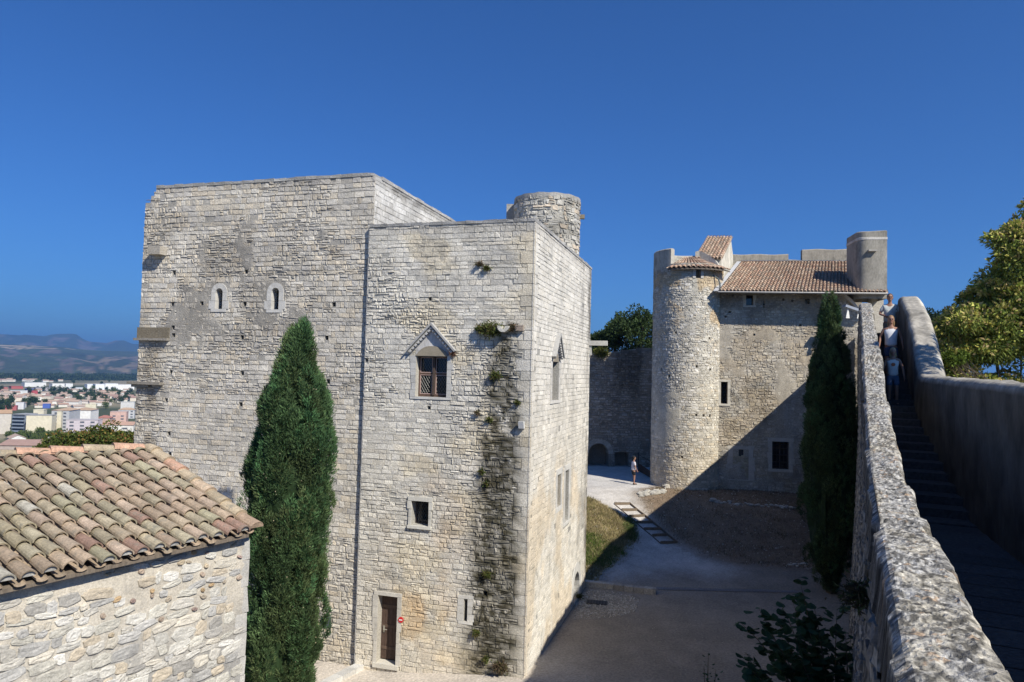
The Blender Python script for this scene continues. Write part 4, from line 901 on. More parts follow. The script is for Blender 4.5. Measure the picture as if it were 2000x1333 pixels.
def st_T(U, Z):
    o = (ss(10, 12, Z)*ss(.46, .6, fbm(U*1.1, Z*.9, 211)))[..., None]*.7; C = (1-o)+o*np.array([.95, .76, .52])
    b = (ss(5.5, 3, Z)*.5)[..., None]; C = C*((1-b)+b*np.array([1, .9, .75])); g = (ss(8.5, 7.5, Z)*ss(4.5, 5.5, Z)*.3)[..., None]; C = C*((1-g)+g*np.array([1., .97, .92]))
    d = ss(14.2, 15.2, Z)[..., None]*.25; return C*(1-d)
PT = ((.52, .49, .42), (.58, .55, .48), (.47, .44, .375), (.54, .48, .38), (.62, .59, .53), (.44, .415, .36))
us0 = ths-1.75; 
mT = masonry(TW2, us0*TR, (ths+1.9)*TR, .8, ZTW, .155, .22, 52, tho, [(uw-.34, uw+.3, zw-.35, zw+.33)], gap=.014, relief=.018, jit=.015, pal=PT, mort=(.47, .44, .37), rough=lambda u, z: .55 if z > 7.5 else .3, stain=st_T, patch=lambda U, Z: ss(.50, .6, fbm(U*.7, Z*.6, 213, 4))*(.3+.7*ss(8.2, 7, Z)*ss(3.8, 4.8, Z)))
mesh('wall', *mT[:2], M['stone'], tower, mT[2])
n = 48; V = []
for r_, z_ in ((TR-.02, .8), (TR-.02, ZTW), (TR-.5, ZTW+.02)): V += [(TCn[0]+r_*math.sin(2*math.pi*k/n), TCn[1]+r_*math.cos(2*math.pi*k/n), z_) for k in range(n)]
F = [(j*n+k, j*n+(k+1) % n, (j+1)*n+(k+1) % n, (j+1)*n+k) for j in range(1, 2) for k in range(n)]
th_in = lambda k: not (us0 < (2*math.pi*k/n) % (2*math.pi) < ths+1.9)
F += [(k, (k+1) % n, n+(k+1) % n, n+k) for k in range(n) if not (us0+.1 < (2*math.pi*(k+.5)/n) < ths+1.8)]
F.append(tuple(range(2*n, 3*n))); mesh('wall_core', V, F, M['stone'], tower, (.42, .4, .34))
# curved plaster parapet: left part to full height, low part behind the roof
def arcwall(c, r0, r1, a0, a1, z0, ztop, parent, name, col, n=24, rnd=.06):
    V = []; F = []
    for i in range(n+1):
        a = a0+(a1-a0)*i/n; zt_ = ztop(i/n) if callable(ztop) else ztop
        for r_, z_ in ((r1, z0), (r1, zt_-rnd), (r1-rnd, zt_), (r0+rnd, zt_), (r0, zt_-rnd), (r0, z0)): V.append((c[0]+r_*math.sin(a), c[1]+r_*math.cos(a), z_))
    for i in range(n):
        for k in range(6): F.append((i*6+k, i*6+(k+1) % 6, (i+1)*6+(k+1) % 6, (i+1)*6+k))
    F += [tuple(range(6)), tuple(range(n*6, n*6+6))[::-1]]
    return mesh(name, V, F, M['plaster'], parent, col)
zl = aty(1298, 488, 44)[2]
arcwall(TCn, TR-.4, TR+.025, ths+.50, ths+1.7, ZTW-.3, zl, tower, 'parapet', (.38, .36, .31))
arcwall(TCn, TR-.4, TR+.02, ths+1.7, ths+4.0, ZTW-.3, zl+.12, tower, 'parapet', (.42, .4, .34))
# tiled lean-to sector
mb = MB(); na = 15; a0_, a1_ = ths+.52, ths-1.25; rn = random.Random(9)
zi = aty(1350, 499, 44)[2]-.1; zo = aty(1370, 524, 42.5)[2]+.05
for i in range(na):
    am = a0_+(a1_-a0_)*(i+.5)/na; A = (a0_-a1_)/na
    ro = TR+.33+.25*(i/na)**2; ri = .7
    for kind in (1, 0):
        nseg = 5
        for k in range(nseg):
            r0_, r1_ = ro+(ri-ro)*k/nseg, ro+(ri-ro)*(k+1.15)/nseg; c = np.array(TC2[rn.randrange(6)])*rn.uniform(.85, 1.1); V = []
            for rr, b in ((r0_, .03), (r1_, 0)):
                zz = zo+(zi-zo)*(ro-rr)/(ro-ri); w_ = rr*A*(.38 if kind else .3)
                for q in range(6):
                    t = math.pi*q/5; off = -w_*math.cos(t)+(0 if kind else rr*A*.5); rad = np.array([math.sin(am), math.cos(am), 0]); tg = np.array([math.cos(am), -math.sin(am), 0])
                    V.append(np.array([TCn[0], TCn[1], zz])+rad*rr+tg*off+up3*(b+(.065 if kind else -.03)*math.sin(t)))
            mb.add(V, [(q, q+1, 7+q, 6+q) for q in range(5)], c*(1 if kind else .7))
tr_ = mb.build('roof', M['tile'], tower)
mb = MB()
for i in range(na):
    a, b = a0_+(a1_-a0_)*i/na, a0_+(a1_-a0_)*(i+1)/na; ro = TR+.3+.25*(i/na)**2; P = []
    for dz in (-.12, -.05):
        for an, rr, zz in ((a, ro, zo), (b, ro, zo), (b, .6, zi), (a, .6, zi)): P.append((TCn[0]+rr*math.sin(an), TCn[1]+rr*math.cos(an), zz+dz))
    mb.hexa(P, (.13, .11, .09))
mb.build('roof_boards', M['wood'], tr_)
mb = MB(); cc_ = FW.uz(1380, 500)[0]  # sloping rounded coping between roofs
pa = [aty(1358, 492, 44.2), aty(1366, 490, 44.2), aty(1385, 499, 43.8), aty(1397, 508, 43.5), aty(1402, 516, 43.4)]
for i in range(4):
    a, b = pa[i], pa[i+1]; bk = bx*.75; mb.hexa([a-up3*.75, b-up3*.75, b-up3*.75+bk, a-up3*.75+bk, a, b, b+bk, a+bk], (.4, .38, .34))
mb.build('sloping_parapet', M['plaster'], tower)
surr = MB(); 
for s in (-1, 1): surr.hexa([TW2.P(uw+s*.16, z_, d) if j in (0, 3) else TW2.P(uw+s*.33, z_, d) for z_ in (zw-.3, zw+.3) for j, d in ((0, -.3), (1, -.3), (2, .03), (3, .03))], (.46, .44, .4))
surr.build('window_surround', M['dressed'], tower)
mb = MB(); pth = [cyl_u(1385, 535), cyl_u(1398, 541), cyl_u(1402, 546)]; P = [TW2.P(u, z, .1) for u, z in pth]+[FW.P(-.12, 13.2, .35), FW.P(-.12, 12.6, .3)]
P = [aty(1383, 534, 43.2), aty(1396, 540, 43.1), aty(1403, 545, 43.0), aty(1406, 553, 42.9), aty(1407, 572, 42.8)]; mb.tube(P, .05, 8, (.13, .15, .15)); mb.build('drain_pipe', M['metal'], tower)
# ------------------------------------------------------------------ back curtain wall
BWp = atz(1120, 912, 1.6); BWq = atz(1290, 914, 1.6); BW = Wall(BWp[:2], math.degrees(math.atan2(BWq[0]-BWp[0], BWq[1]-BWp[1])), 1); Lb = float(np.hypot(*(BWq-BWp)[:2]))+.8
bw = thing('curtain_wall', 'tall shaded castle wall with an arched recess at the back of the courtyard', 'wall', BW.P(Lb/2, 1.4, 0))
topb = lambda u: float(np.interp(BW.P(u, 0, 0)[0], [aty(x, 690, BWp[1])[0] for x in (1130, 1152, 1200, 1240, 1290)], [aty(x, y, BWp[1])[2] for x, y in ((1130, 693), (1152, 692), (1200, 689), (1240, 683), (1290, 682))]))
ar = BW.rect(1149, 1189, 866, 912); nc = BW.rect(1201, 1228, 884, 911); ar = (ar[0], ar[1], 1.3, ar[3]); nc = (nc[0], nc[1], 1.3, nc[3])
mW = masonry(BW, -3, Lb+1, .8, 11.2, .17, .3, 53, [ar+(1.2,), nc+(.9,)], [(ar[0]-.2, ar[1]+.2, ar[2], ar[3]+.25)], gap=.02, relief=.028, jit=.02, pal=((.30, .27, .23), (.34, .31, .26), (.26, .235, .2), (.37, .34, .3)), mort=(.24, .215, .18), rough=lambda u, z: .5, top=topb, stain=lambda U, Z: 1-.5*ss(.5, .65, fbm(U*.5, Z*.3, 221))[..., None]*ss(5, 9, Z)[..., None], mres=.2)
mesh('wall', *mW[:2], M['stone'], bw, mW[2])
mb = MB(); zc = ar[3]-(ar[1]-ar[0])/2; uc = (ar[0]+ar[1])/2; rr_ = (ar[1]-ar[0])/2; n = 12
for k in range(n):
    def rg(kk, r_): a = math.pi*kk/n; return (uc+r_*math.cos(a), zc+r_*math.sin(a))
    a, b, c_, d_ = rg(k, rr_*.98), rg(k+1, rr_*.98), rg(k+1, rr_*1.45), rg(k, rr_*1.45); mb.hexa([BW.P(p[0], p[1], d) for d in (-1., .03) for p in (a, d_, c_, b)], np.array((.38, .35, .3))*random.Random(k).uniform(.85, 1.1))
mb.build('arch', M['stone'], bw)
mb = MB(); n = 14
for i in range(n):
    a, b = -3+(Lb+4)*i/n, -3+(Lb+4)*(i+1)/n; ta, tb = topb(a), topb(b); P = [BW.P(u, z, d) for z in (.8, None) for u, d in ((a, -1.2), (b, -1.2), (b, -.03), (a, -.03))]
    P[4:] = [BW.P(a, ta-.05, -1.2), BW.P(b, tb-.05, -1.2), BW.P(b, tb+.05, -.03), BW.P(a, ta+.05, -.03)]; mb.hexa([p for p in P], (.33, .3, .25)) if not (nc[0]-.3 < b and a < nc[1]+.3 or ar[0]-.3 < b and a < ar[1]+.3) else mb.hexa([BW.P(a, 4.2, -1.2), BW.P(b, 4.2, -1.2), BW.P(b, 4.2, -.03), BW.P(a, 4.2, -.03)]+P[4:], (.33, .3, .25))
mb.build('wall_core', M['stone'], bw)
# ------------------------------------------------------------------ rampart with stair, under the camera
RA = 26.1; EL_, ER_, IL_, IR_ = .16, .58, 1.37, 2.05
def RWl(e, side): return Wall((e, 0), RA, side)
WL = RWl(EL_, -1); 
ptop = lambda u: np.interp(u, [0, 2.8, 4.7, 6.8, 8.8, 11, 13.3, 15.7, 17.2, 21.5, 25.5, 28.5], [7.47, 7.47, 7.46, 7.40, 7.45, 7.7, 8.13, 8.6, 9.1, 9.95, 10.9, 11.35])
fl = lambda u: np.maximum(6.35, 7.9+.29*(u*math.cos(R_(RA))-16.7)).clip(None, 10.2)
ramp = thing('rampart_wall', 'rampart wall with a lichened sunlit stone coping running ahead from the viewer', 'wall', (5, 10, 0))
# coping: displaced sheet over its rounded section
uu = np.concatenate([np.arange(1.0, 9, .012), np.arange(9, 15, .03), np.arange(15, 28.6, .07)]); pr = [(-.03, -.34), (-.012, -.17), (-.006, -.1), (0, -.045), (.03, -.01)]+[(x, 0.) for x in np.linspace(.05, .33, 25)]+[(.36, -.012), (.385, -.05), (.395, -.11), (.4, -.19), (.405, -.35), (.41, -.6), (.41, -.9), (.41, -1.3)]
tw_ = (ER_-EL_)*math.cos(R_(RA)); pr = np.array(pr); 
pr[:, 0] *= tw_/.4
Uu, K = np.meshgrid(uu, np.arange(len(pr)), indexing='ij'); dd = pr[K, 0]; zz = pr[K, 1]
topf = ((zz > -.06)).astype(float)
big = fbm(Uu*1.3, dd*2.5, 401, 3)-.5; med = fbm(Uu*7, dd*9, 402, 4)-.5; sm = fbm(Uu*34, dd*38, 403, 4)-.5
slab_ = hsh(np.floor(Uu*1.9+.35*vn(Uu*0, Uu*.7, 5)+dd*.4), np.zeros_like(Uu), 7)-.5
edge = np.minimum(np.abs(((Uu*1.9+dd*.4) % 1)), np.abs(1-((Uu*1.9+dd*.4) % 1))); crack = np.exp(-(edge/.012)**2)*(hsh(np.floor(Uu*1.9+dd*.4), np.zeros_like(Uu), 9) > .45)
zz2 = zz+.018*big+.030*med+.028*sm+.022*slab_-.03*crack*topf
sidew = ((dd < .02).astype(float)*-1+(dd > tw_-.06).astype(float))
dd2 = dd+sidew*(.02*(fbm(Uu*3.2, zz*2+sidew*9, 405, 3)-.5)+.032*(fbm(Uu*13, zz*9, 406, 3)-.5)+.035*slab_)
nd = azv(RA+90); P = np.array([EL_, 0, 0])+Uu[..., None]*azv(RA)+dd2[..., None]*nd; P[..., 2] = ptop(Uu)+zz2
li = fbm(Uu*24, dd*44, 411, 5); li2 = fbm(Uu*2.2, dd*4, 412, 3); li3 = fbm(Uu*40, dd*45, 413, 3)
C = np.array([.29, .283, .265])*(.62+.8*li3[..., None])
C = np.where((li > .62)[..., None], np.array([.46, .45, .42]), C); dk = ss(.47, .40, li+.25*(li2-.5)); C = C*(1-dk[..., None]*.65)
warm = ss(.55, .66, fbm(Uu*3, dd*5, 414))[..., None]; C = C*(1-warm)+warm*C*np.array([1.03, .99, .9]); org = (fbm(Uu*23, dd*23, 415, 3) > .76)[..., None]; C = np.where(org, np.array([.36, .27, .19]), C)
nn, kk = Uu.shape; q = (np.arange(nn-1)[:, None]*kk+np.arange(kk-1)[None]).ravel()
C = np.where(((dd < .0) | (zz < -.15))[..., None], C*.28, C); C = C*(.75+.5*fbm(Uu*70, dd*80, 416, 2))[..., None]  # sides of the coping darkened in colour to deepen their shade
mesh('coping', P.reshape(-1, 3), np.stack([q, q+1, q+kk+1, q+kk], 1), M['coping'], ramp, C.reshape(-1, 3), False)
# outer face stones, battered
class Bat(Wall):
    def P(s, u, z, d=0): return super().P(u, z, np.asarray(d)+.28*np.clip((7.2-np.asarray(z, float))/7.2, 0, 1)**1.3)
WB = Bat((EL_+.03, 0), RA, -1)
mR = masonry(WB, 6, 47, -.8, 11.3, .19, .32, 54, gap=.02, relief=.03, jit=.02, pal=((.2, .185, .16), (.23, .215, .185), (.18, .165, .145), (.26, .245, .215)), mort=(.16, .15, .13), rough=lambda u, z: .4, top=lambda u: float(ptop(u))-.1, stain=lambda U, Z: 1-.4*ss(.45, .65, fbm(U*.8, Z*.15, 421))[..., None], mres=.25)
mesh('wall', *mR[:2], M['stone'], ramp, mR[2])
mb = MB(); us_ = list(np.arange(1.0, 47, .5))
for a, b in zip(us_[:-1], us_[1:]):
    ta, tb = float(ptop(a))-.3, float(ptop(b))-.3
    mb.hexa([WL.P(a, -1, -.08), WL.P(b, -1, -.08), WL.P(b, -1, -.36), WL.P(a, -1, -.36), WL.P(a, ta, -.06), WL.P(b, tb, -.06), WL.P(b, tb, -.36), WL.P(a, ta, -.36)], (.35, .33, .29))
    mb.hexa([WL.P(a, -1, -.355), WL.P(b, -1, -.355), WL.P(b, -1, -1.12), WL.P(a, -1, -1.12), WL.P(a, float(fl(a))-.2, -.355), WL.P(b, float(fl(b))-.2, -.355), WL.P(b, float(fl(b))-.2, -1.12), WL.P(a, float(fl(a))-.2, -1.12)], (.33, .31, .27))
mb.build('wall_core', M['stone'], ramp)
mb = MB(); u = 1.0
while u < 29:
    st = .5; z_ = float(fl(u+st/2)); q = .27*random.Random(int(u*10)).uniform(.85, 1.15); mb.wbox(WL, u, u+st+.02, z_-.5, z_, -1.13 if u > 17 else -2.1, -.35, (q*.28, q*.27, q*.26)); u += st
mb.build('stair', M['stone'], ramp)
# right hand parapet wall
pw = thing('parapet_wall', 'rounded rendered parapet wall on the right, climbing to a hump beside the stair', 'wall', (8, 10, 6))
rtop = lambda u: np.interp(u, [0, 6.3, 9.1, 13, 17.1, 17.6, 18.3, 19.7, 21.4, 23.2, 24.5, 25.2, 25.8, 26.6, 29, 34], [8.3, 8.42, 8.5, 8.57, 8.64, 8.72, 9.06, 9.75, 10.4, 10.9, 11.18, 11.22, 11.1, 10.8, 10.3, 10.2])
Wd = (IR_-IL_)*math.cos(R_(RA)); uu = np.concatenate([np.arange(.6, 16, .05), np.arange(16, 34, .06)])
pr = [(.02, -3.2)]+[(.01, z) for z in np.arange(-2.9, -.2, .16)]+[(.015, -.14), (.04, -.06), (.09, -.015)]+[(x, 0.0) for x in np.linspace(.14, Wd-.16, 10)]+[(Wd-.1, -.03), (Wd-.04, -.1), (Wd, -.2), (Wd, -.5), (Wd+.01, -1), (Wd+.02, -4), (Wd+.05, -9)]
pr = np.array(pr); Uu, K = np.meshgrid(uu, np.arange(len(pr)), indexing='ij'); dd = pr[K, 0]; zz = pr[K, 1]
dz = .05*(fbm(Uu*.9, dd*1.5+K*.1, 431, 4)-.5)+.04*(fbm(Uu*8, dd*8+zz*7, 432, 4)-.5); sd = np.where(K < 21, -1., np.where(K > 34, 1., 0.))
dd2 = dd+sd*(.07*(fbm(Uu*1.4, zz*1.6+sd*5, 433, 4)-.5)+.05*(fbm(Uu*9, zz*9, 434, 3)-.5)); ecv = np.interp(Uu, [0, 3, 8, 12, 17.5], [.95, .9, .72, .4, 0]); P = np.array([IL_, 0, 0])+Uu[..., None]*azv(RA)+(dd2+ecv)[..., None]*nd; P[..., 2] = rtop(Uu)+zz+dz
st1 = fbm(Uu*1.1, zz*.6+dd, 435, 4)[..., None]; C = np.array([.082, .074, .062])*(.2+1.7*fbm(Uu*3, zz*3, 438, 5)[..., None]); tp = (zz > -.12)[..., None]; C = np.where(tp, np.array([.30, .28, .24])*(.55+.9*fbm(Uu*7, dd*8, 436, 4)[..., None]), C)  # wall faces far darker than the top: passage shade put into the colour
chip = ((dd > Wd-.14) & (fbm(Uu*2, dd*6+zz*2, 437, 4) > .5))[..., None]; C = np.where(chip, np.array([.46, .44, .38]), C)
nn, kk = Uu.shape; q = (np.arange(nn-1)[:, None]*kk+np.arange(kk-1)[None]).ravel()
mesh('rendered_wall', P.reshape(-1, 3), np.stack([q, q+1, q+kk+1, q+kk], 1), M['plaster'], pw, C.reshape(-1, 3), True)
mb = MB(); mb.hexa([P[-1, k] for k in (0, 25, 35, len(pr)-1)]*2, (.35, .33, .3)) if False else None
# ------------------------------------------------------------------ vegetation
def blades(P, D, L, Wd, rs, col, bend=.3):
    """thin leaf quads: base P, direction D, length L, width Wd"""
    n = len(P); D = D/(np.linalg.norm(D, axis=1)[:, None]+1e-9); r = rs.normal(size=(n, 3)); S = np.cross(D, r); S /= np.linalg.norm(S, axis=1)[:, None]+1e-9
    L = np.broadcast_to(L, (n,))[:, None]; Wd = np.broadcast_to(Wd, (n,))[:, None]
    V = np.stack([P, P+D*L*.45-S*Wd/2, P+D*L, P+D*L*.45+S*Wd/2], 1)
    N = np.cross(D, S); V[:, 2] -= N*L*bend*.3
    F = np.arange(4*n).reshape(n, 4); return V.reshape(-1, 3), F, np.repeat(col, 4, 0)
def cypress(base, H, prof, R, seed, label, nbough=220, nspray=60, nb=11, cones=120, lit=1.):
    rs = np.random.RandomState(seed); rootn = thing('cypress', label, 'cypress tree', base); base = np.array(base, float)
    def rad(t, a): return R*np.interp(t, prof[0], prof[1])*(1+.2*(fbm(a*1.1+seed, t*9, seed, 3)-.5)*2+.22*(vn(a*2.9, t*17, seed+1)-.5)*2)
    lean = lambda tt: np.stack([.06*np.sin(tt*3+seed), .05*np.sin(tt*2.3+seed), tt*0], -1)
    # upright flame shaped boughs, sprays on their outer sides
    B_ = []
    while len(B_) < nbough:
        t_, a_ = rs.uniform(0, .97), rs.uniform(0, 2*math.pi)
        if rs.rand() < np.interp(t_, prof[0], prof[1])+.1: B_.append((t_, a_))
    B_ = np.array(B_); t, a = B_[:, 0], B_[:, 1]; n = nbough; rb = np.interp(t, prof[0], prof[1])*R; rbr = (.13+.13*rb/R)*rs.uniform(.75, 1.25, n); hb = rs.uniform(.4, .85, n)*(.5+.5*rb/R)
    rr = np.maximum(rad(t, a)-rbr*.75*rs.uniform(.8, 1.35, n), .0); c = np.stack([np.sin(a)*rr, np.cos(a)*rr, t*H], -1)+lean(t); out = np.stack([np.sin(a), np.cos(a), a*0], -1)
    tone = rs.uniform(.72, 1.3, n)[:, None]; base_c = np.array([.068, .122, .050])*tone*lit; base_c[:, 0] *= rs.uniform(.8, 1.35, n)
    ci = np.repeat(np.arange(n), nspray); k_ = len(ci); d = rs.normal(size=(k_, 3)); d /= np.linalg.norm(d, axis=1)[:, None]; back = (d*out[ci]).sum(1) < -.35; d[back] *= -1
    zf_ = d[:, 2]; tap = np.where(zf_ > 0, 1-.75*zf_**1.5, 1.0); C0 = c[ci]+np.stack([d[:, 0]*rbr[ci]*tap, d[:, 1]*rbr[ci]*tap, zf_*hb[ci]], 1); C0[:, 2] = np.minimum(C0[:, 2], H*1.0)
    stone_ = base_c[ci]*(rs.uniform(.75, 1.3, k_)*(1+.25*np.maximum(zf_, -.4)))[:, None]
    cj = np.repeat(np.arange(k_), nb); m = len(cj); dj = d[cj]; P = C0[cj]+rs.normal(size=(m, 3))*np.array([.03, .03, .05]); D = dj*np.array([.7, .7, .2])+np.array([0, 0, .75])+rs.normal(size=(m, 3))*.28
    V, F, C = blades(P, D, rs.uniform(.06, .15, m), rs.uniform(.014, .03, m), rs, stone_[cj]*rs.uniform(.75, 1.3, m)[:, None])
    # inner foliage body
    na, nt_ = 40, 70; T, A_ = np.meshgrid(np.linspace(.0, .985, nt_), np.linspace(0, 2*math.pi, na, endpoint=False), indexing='ij'); r2 = np.maximum(rad(T, A_)*.8-.05, .01)
    Vc = np.stack([np.sin(A_)*r2, np.cos(A_)*r2, T*H], -1)+lean(T); k = np.arange((nt_-1)*na); i, j = k//na, k % na
    Fc = np.stack([i*na+j, i*na+(j+1) % na, (i+1)*na+(j+1) % na, (i+1)*na+j], 1)
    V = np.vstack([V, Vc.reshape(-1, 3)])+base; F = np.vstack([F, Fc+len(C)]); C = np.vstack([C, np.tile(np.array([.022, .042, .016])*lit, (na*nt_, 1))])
    crown = mesh('crown', V, F, M['cypress'], rootn, C)
    if cones:
        mb = MB()
        for q in range(cones):
            k = rs.randint(k_); p = base+C0[k]+d[k]*.05; s_ = .016
            mb.add([p+np.array(v)*s_ for v in ((1, 0, 0), (0, 1, 0), (-1, 0, 0), (0, -1, 0), (0, 0, 1.2), (0, 0, -1.2))], [(0, 1, 4), (1, 2, 4), (2, 3, 4), (3, 0, 4), (1, 0, 5), (2, 1, 5), (3, 2, 5), (0, 3, 5)], (.36, .31, .2))
        tag(mb.build('cones', M['bark'] if False else M['wood'], rootn), kind='stuff')
    tb = MB(); tb.tube([base+np.array([0, 0, -.3]), base+np.array([0, 0, .5]), base+np.array([.03, 0, H*.5])], [.17, .13, .05], 9, (.2, .15, .1)); tb.build('trunk', M['bark'], rootn)
    return rootn
cp = aty(563, 1325, 18.7); cb = np.array([cp[0]-.12, 18.7, -.55]); Hc = float(aty(586, 620, 18.7)[2]-cb[2])
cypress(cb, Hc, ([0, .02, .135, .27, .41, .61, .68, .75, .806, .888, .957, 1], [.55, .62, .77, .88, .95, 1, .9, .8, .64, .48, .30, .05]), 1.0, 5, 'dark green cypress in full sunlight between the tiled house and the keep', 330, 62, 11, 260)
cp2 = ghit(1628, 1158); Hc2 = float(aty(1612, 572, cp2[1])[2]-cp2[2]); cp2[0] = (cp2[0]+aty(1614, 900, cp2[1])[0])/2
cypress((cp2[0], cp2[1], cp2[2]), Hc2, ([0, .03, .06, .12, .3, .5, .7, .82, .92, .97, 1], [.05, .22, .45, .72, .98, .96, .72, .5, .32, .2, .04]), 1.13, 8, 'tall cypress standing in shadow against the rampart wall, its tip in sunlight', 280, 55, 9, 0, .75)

def leafcloud(cents, rads, n, size, rs, pal, droop=0, jag=1., flat=.6):
    cents = np.array(cents, float); rads = np.array(rads, float); wgt = rads.prod(1)**(2/3.) if rads.ndim > 1 else rads**2
    k = rs.choice(len(cents), n, p=wgt/wgt.sum()); d = rs.normal(size=(n, 3)); d /= np.linalg.norm(d, axis=1)[:, None]
    r_ = rs.uniform(.35, 1, n)**.45; R = rads[k] if rads.ndim > 1 else rads[k][:, None]*np.array([1, 1, .8])
    P = cents[k]+d*R*r_[:, None]*(1+.25*jag*rs.normal(size=(n, 1))*.5)
    D = d*.6+rs.normal(size=(n, 3))*.6; D[:, 2] -= droop
    pal = np.array(pal); col = pal[rs.randint(0, len(pal), n)]*rs.uniform(.7, 1.3, n)[:, None]
    return blades(P, D, size*rs.uniform(.6, 1.3, n), size*flat*rs.uniform(.6, 1.2, n), rs, col, .6)
def tree(name, label, cat, base, crowns, nleaf, size, pal, seed, group=None, sub=26, sr=.28, trunk=.25, droop=0, tips=None, tipn=0, flat=.6):
    """crowns: list of (centre, (rx,ry,rz)); leaves sit on clumps spread over them"""
    rs = np.random.RandomState(seed); rt = thing(name, label, cat, base, group); cc, rr = [], []
    for c, r in crowns:
        for q in range(sub):
            d = rs.normal(size=3); d /= np.linalg.norm(d); d[2] = abs(d[2])*.9-.25 if rs.rand() < .7 else d[2]; f = rs.uniform(.45, 1.0); cc.append(np.array(c)+d*np.array(r)*f); rr.append(np.array(r)*sr*rs.uniform(.6, 1.3))
    V, F, C = leafcloud(cc, rr, nleaf, size, rs, pal, droop, flat=flat)
    if tips is not None:
        k = rs.choice(len(cc), tipn); d = rs.normal(size=(tipn, 3)); d[:, 2] = np.abs(d[:, 2])+.2; d /= np.linalg.norm(d, axis=1)[:, None]; P = np.array(cc)[k]+d*np.array(rr)[k]*1.0
        tp = np.array(tips); col = tp[rs.randint(0, len(tp), tipn)]*rs.uniform(.8, 1.2, tipn)[:, None]; V2, F2, C2 = blades(P, d+rs.normal(size=(tipn, 3))*.8, size*rs.uniform(.5, 1.1, tipn), size*.5, rs, col, .5)
        V, F, C = join((V, F, C), (V2, F2, C2))
    mesh('crown', V, F, M['foliage'], rt, C)
    mb = MB(); b = np.array(base, float); c0 = np.mean([np.array(c) for c, r in crowns], 0); fork = b+(c0-b)*.55; fork[:2] = b[:2]+(c0-b)[:2]*.3
    mb.tube([b-up3*.3, b+(fork-b)*.5+np.array([.05, .03, 0]), fork], [trunk, trunk*.8, trunk*.6], 9)
    for q in range(0, len(cc), max(1, len(cc)//16)):
        m_ = (fork+cc[q])/2+rs.normal(size=3)*.1*np.linalg.norm(cc[q]-fork); mb.tube([fork-up3*.1, m_, cc[q]], [trunk*.4, trunk*.22, trunk*.06], 6)
    mb.build('trunk', M['bark'], rt, use=False)
    return rt
OAK = ((.035, .062, .018), (.045, .075, .022), (.028, .05, .016), (.055, .085, .028))
def at(px, py, y): return aty(px, py, y)
c1 = at(1250, 648, 64); c2 = at(1178, 668, 66); c3 = at(1215, 640, 68)
tree('oak_tree', 'large dark oak behind the curtain wall, close to the round tower', 'oak tree', (c1[0], 64, 0), [(c1, (2.6, 2.6, 2.1)), (c3, (1.6, 1.8, 1.4)), (at(1262, 690, 64), (2.4, 2, 2))], 12000, .26, OAK, 11, trunk=.35)
tree('oak_tree', 'smaller dark oak behind the curtain wall, next to the keep corner', 'oak tree', (c2[0], 66, 0), [(c2, (1.7, 1.7, 1.6)), (at(1160, 680, 66), (1.5, 1.5, 1.4))], 6500, .26, OAK, 12, trunk=.3)
AIL = ((.18, .22, .045), (.13, .18, .035), (.22, .24, .055), (.10, .14, .03)); AT = ((.45, .40, .10), (.36, .38, .08), (.5, .38, .18), (.48, .44, .14), (.3, .36, .07))
yA = 26.
tree('tree_of_heaven', 'broad green and yellow tree with seed clusters beyond the right parapet', 'tree', (at(1985, 740, yA)[0], yA, -1), [(at(1975, 600, yA), (1.9, 2.2, 1.6)), (at(2030, 520, yA), (1.9, 2.2, 2.0)), (at(2060, 420, yA), (1.3, 1.6, 1.2)), (at(1885, 655, yA), (1.15, 1.6, 1.0)), (at(1960, 700, yA), (2.3, 2.2, 1.2)), (at(2110, 640, yA), (2, 2, 2)), (at(1945, 575, yA), (.9, 1, .7)), (at(1990, 475, yA), (1.1, 1.2, .8)), (at(1855, 700, yA), (.8, 1, .9)), (at(1900, 770, yA), (1.8, 1.5, 1.3)), (at(2010, 790, yA), (2.4, 2, 1.6)), (at(1860, 760, yA), (1.2, 1.2, 1.2)), (at(1925, 640, yA), (1.4, 1.5, 1.2)), (at(2020, 620, yA), (2.0, 1.8, 1.6)), ((12.6, 12.4, 13.8), (.9, .9, .7)), ((14.6, 13.5, 13.5), (1.3, 1.3, 1.2))], 60000, .2, AIL, 13, sub=24, sr=.27, trunk=.13, droop=.5, tips=AT, tipn=26000, flat=.34)  # last two crowns are out of view, added to shade stair and parapet
bs = at(1862, 712, 27); tree('shrub', 'bright green feathery shrub behind the right parapet wall, in front of the broad tree', 'shrub', (bs[0], 23.5, 5.5), [((at(1862, 700, 23.5)), (.42, .4, .45))], 3500, .1, ((.10, .15, .02), (.12, .17, .03)), 14, sub=20, trunk=.05)
for k, (px, py, y, r) in enumerate(((1835, 612, 58, 2.4), (1868, 622, 60, 1.9))):
    p = at(px, py+18, y); tree('pine_tree', ('dark distant pine just right of the parapet hump', 'dark distant pine half hidden by the broad yellow green tree')[k], 'pine tree', (p[0], y, 3), [(p, (r, r, r*.55))], 5000, .22, ((.02, .04, .018), (.03, .05, .02)), 20+k, trunk=.25)
# tree behind the tiled house
yT = 38.
tree('tree', 'olive green tree with rusty tips behind the ridge of the tiled house', 'tree', (at(180, 880, yT)[0], yT, -12), [(at(165, 878, yT), (2.3, 2, 1.2)), (at(215, 862, yT), (1.6, 1.6, .9)), (at(120, 888, yT), (1.3, 1.4, .8)), (at(150, 862, yT), (1.5, 1.4, .7)), (at(245, 875, yT), (1.0, 1.4, .9)), (at(190, 895, yT), (2.6, 2, 1.4))], 15000, .17, ((.07, .10, .02), (.09, .12, .025), (.05, .075, .018)), 15, sub=26, sr=.24, trunk=.2, tips=((.22, .15, .04), (.16, .17, .04), (.2, .11, .04)), tipn=3500, flat=.5)
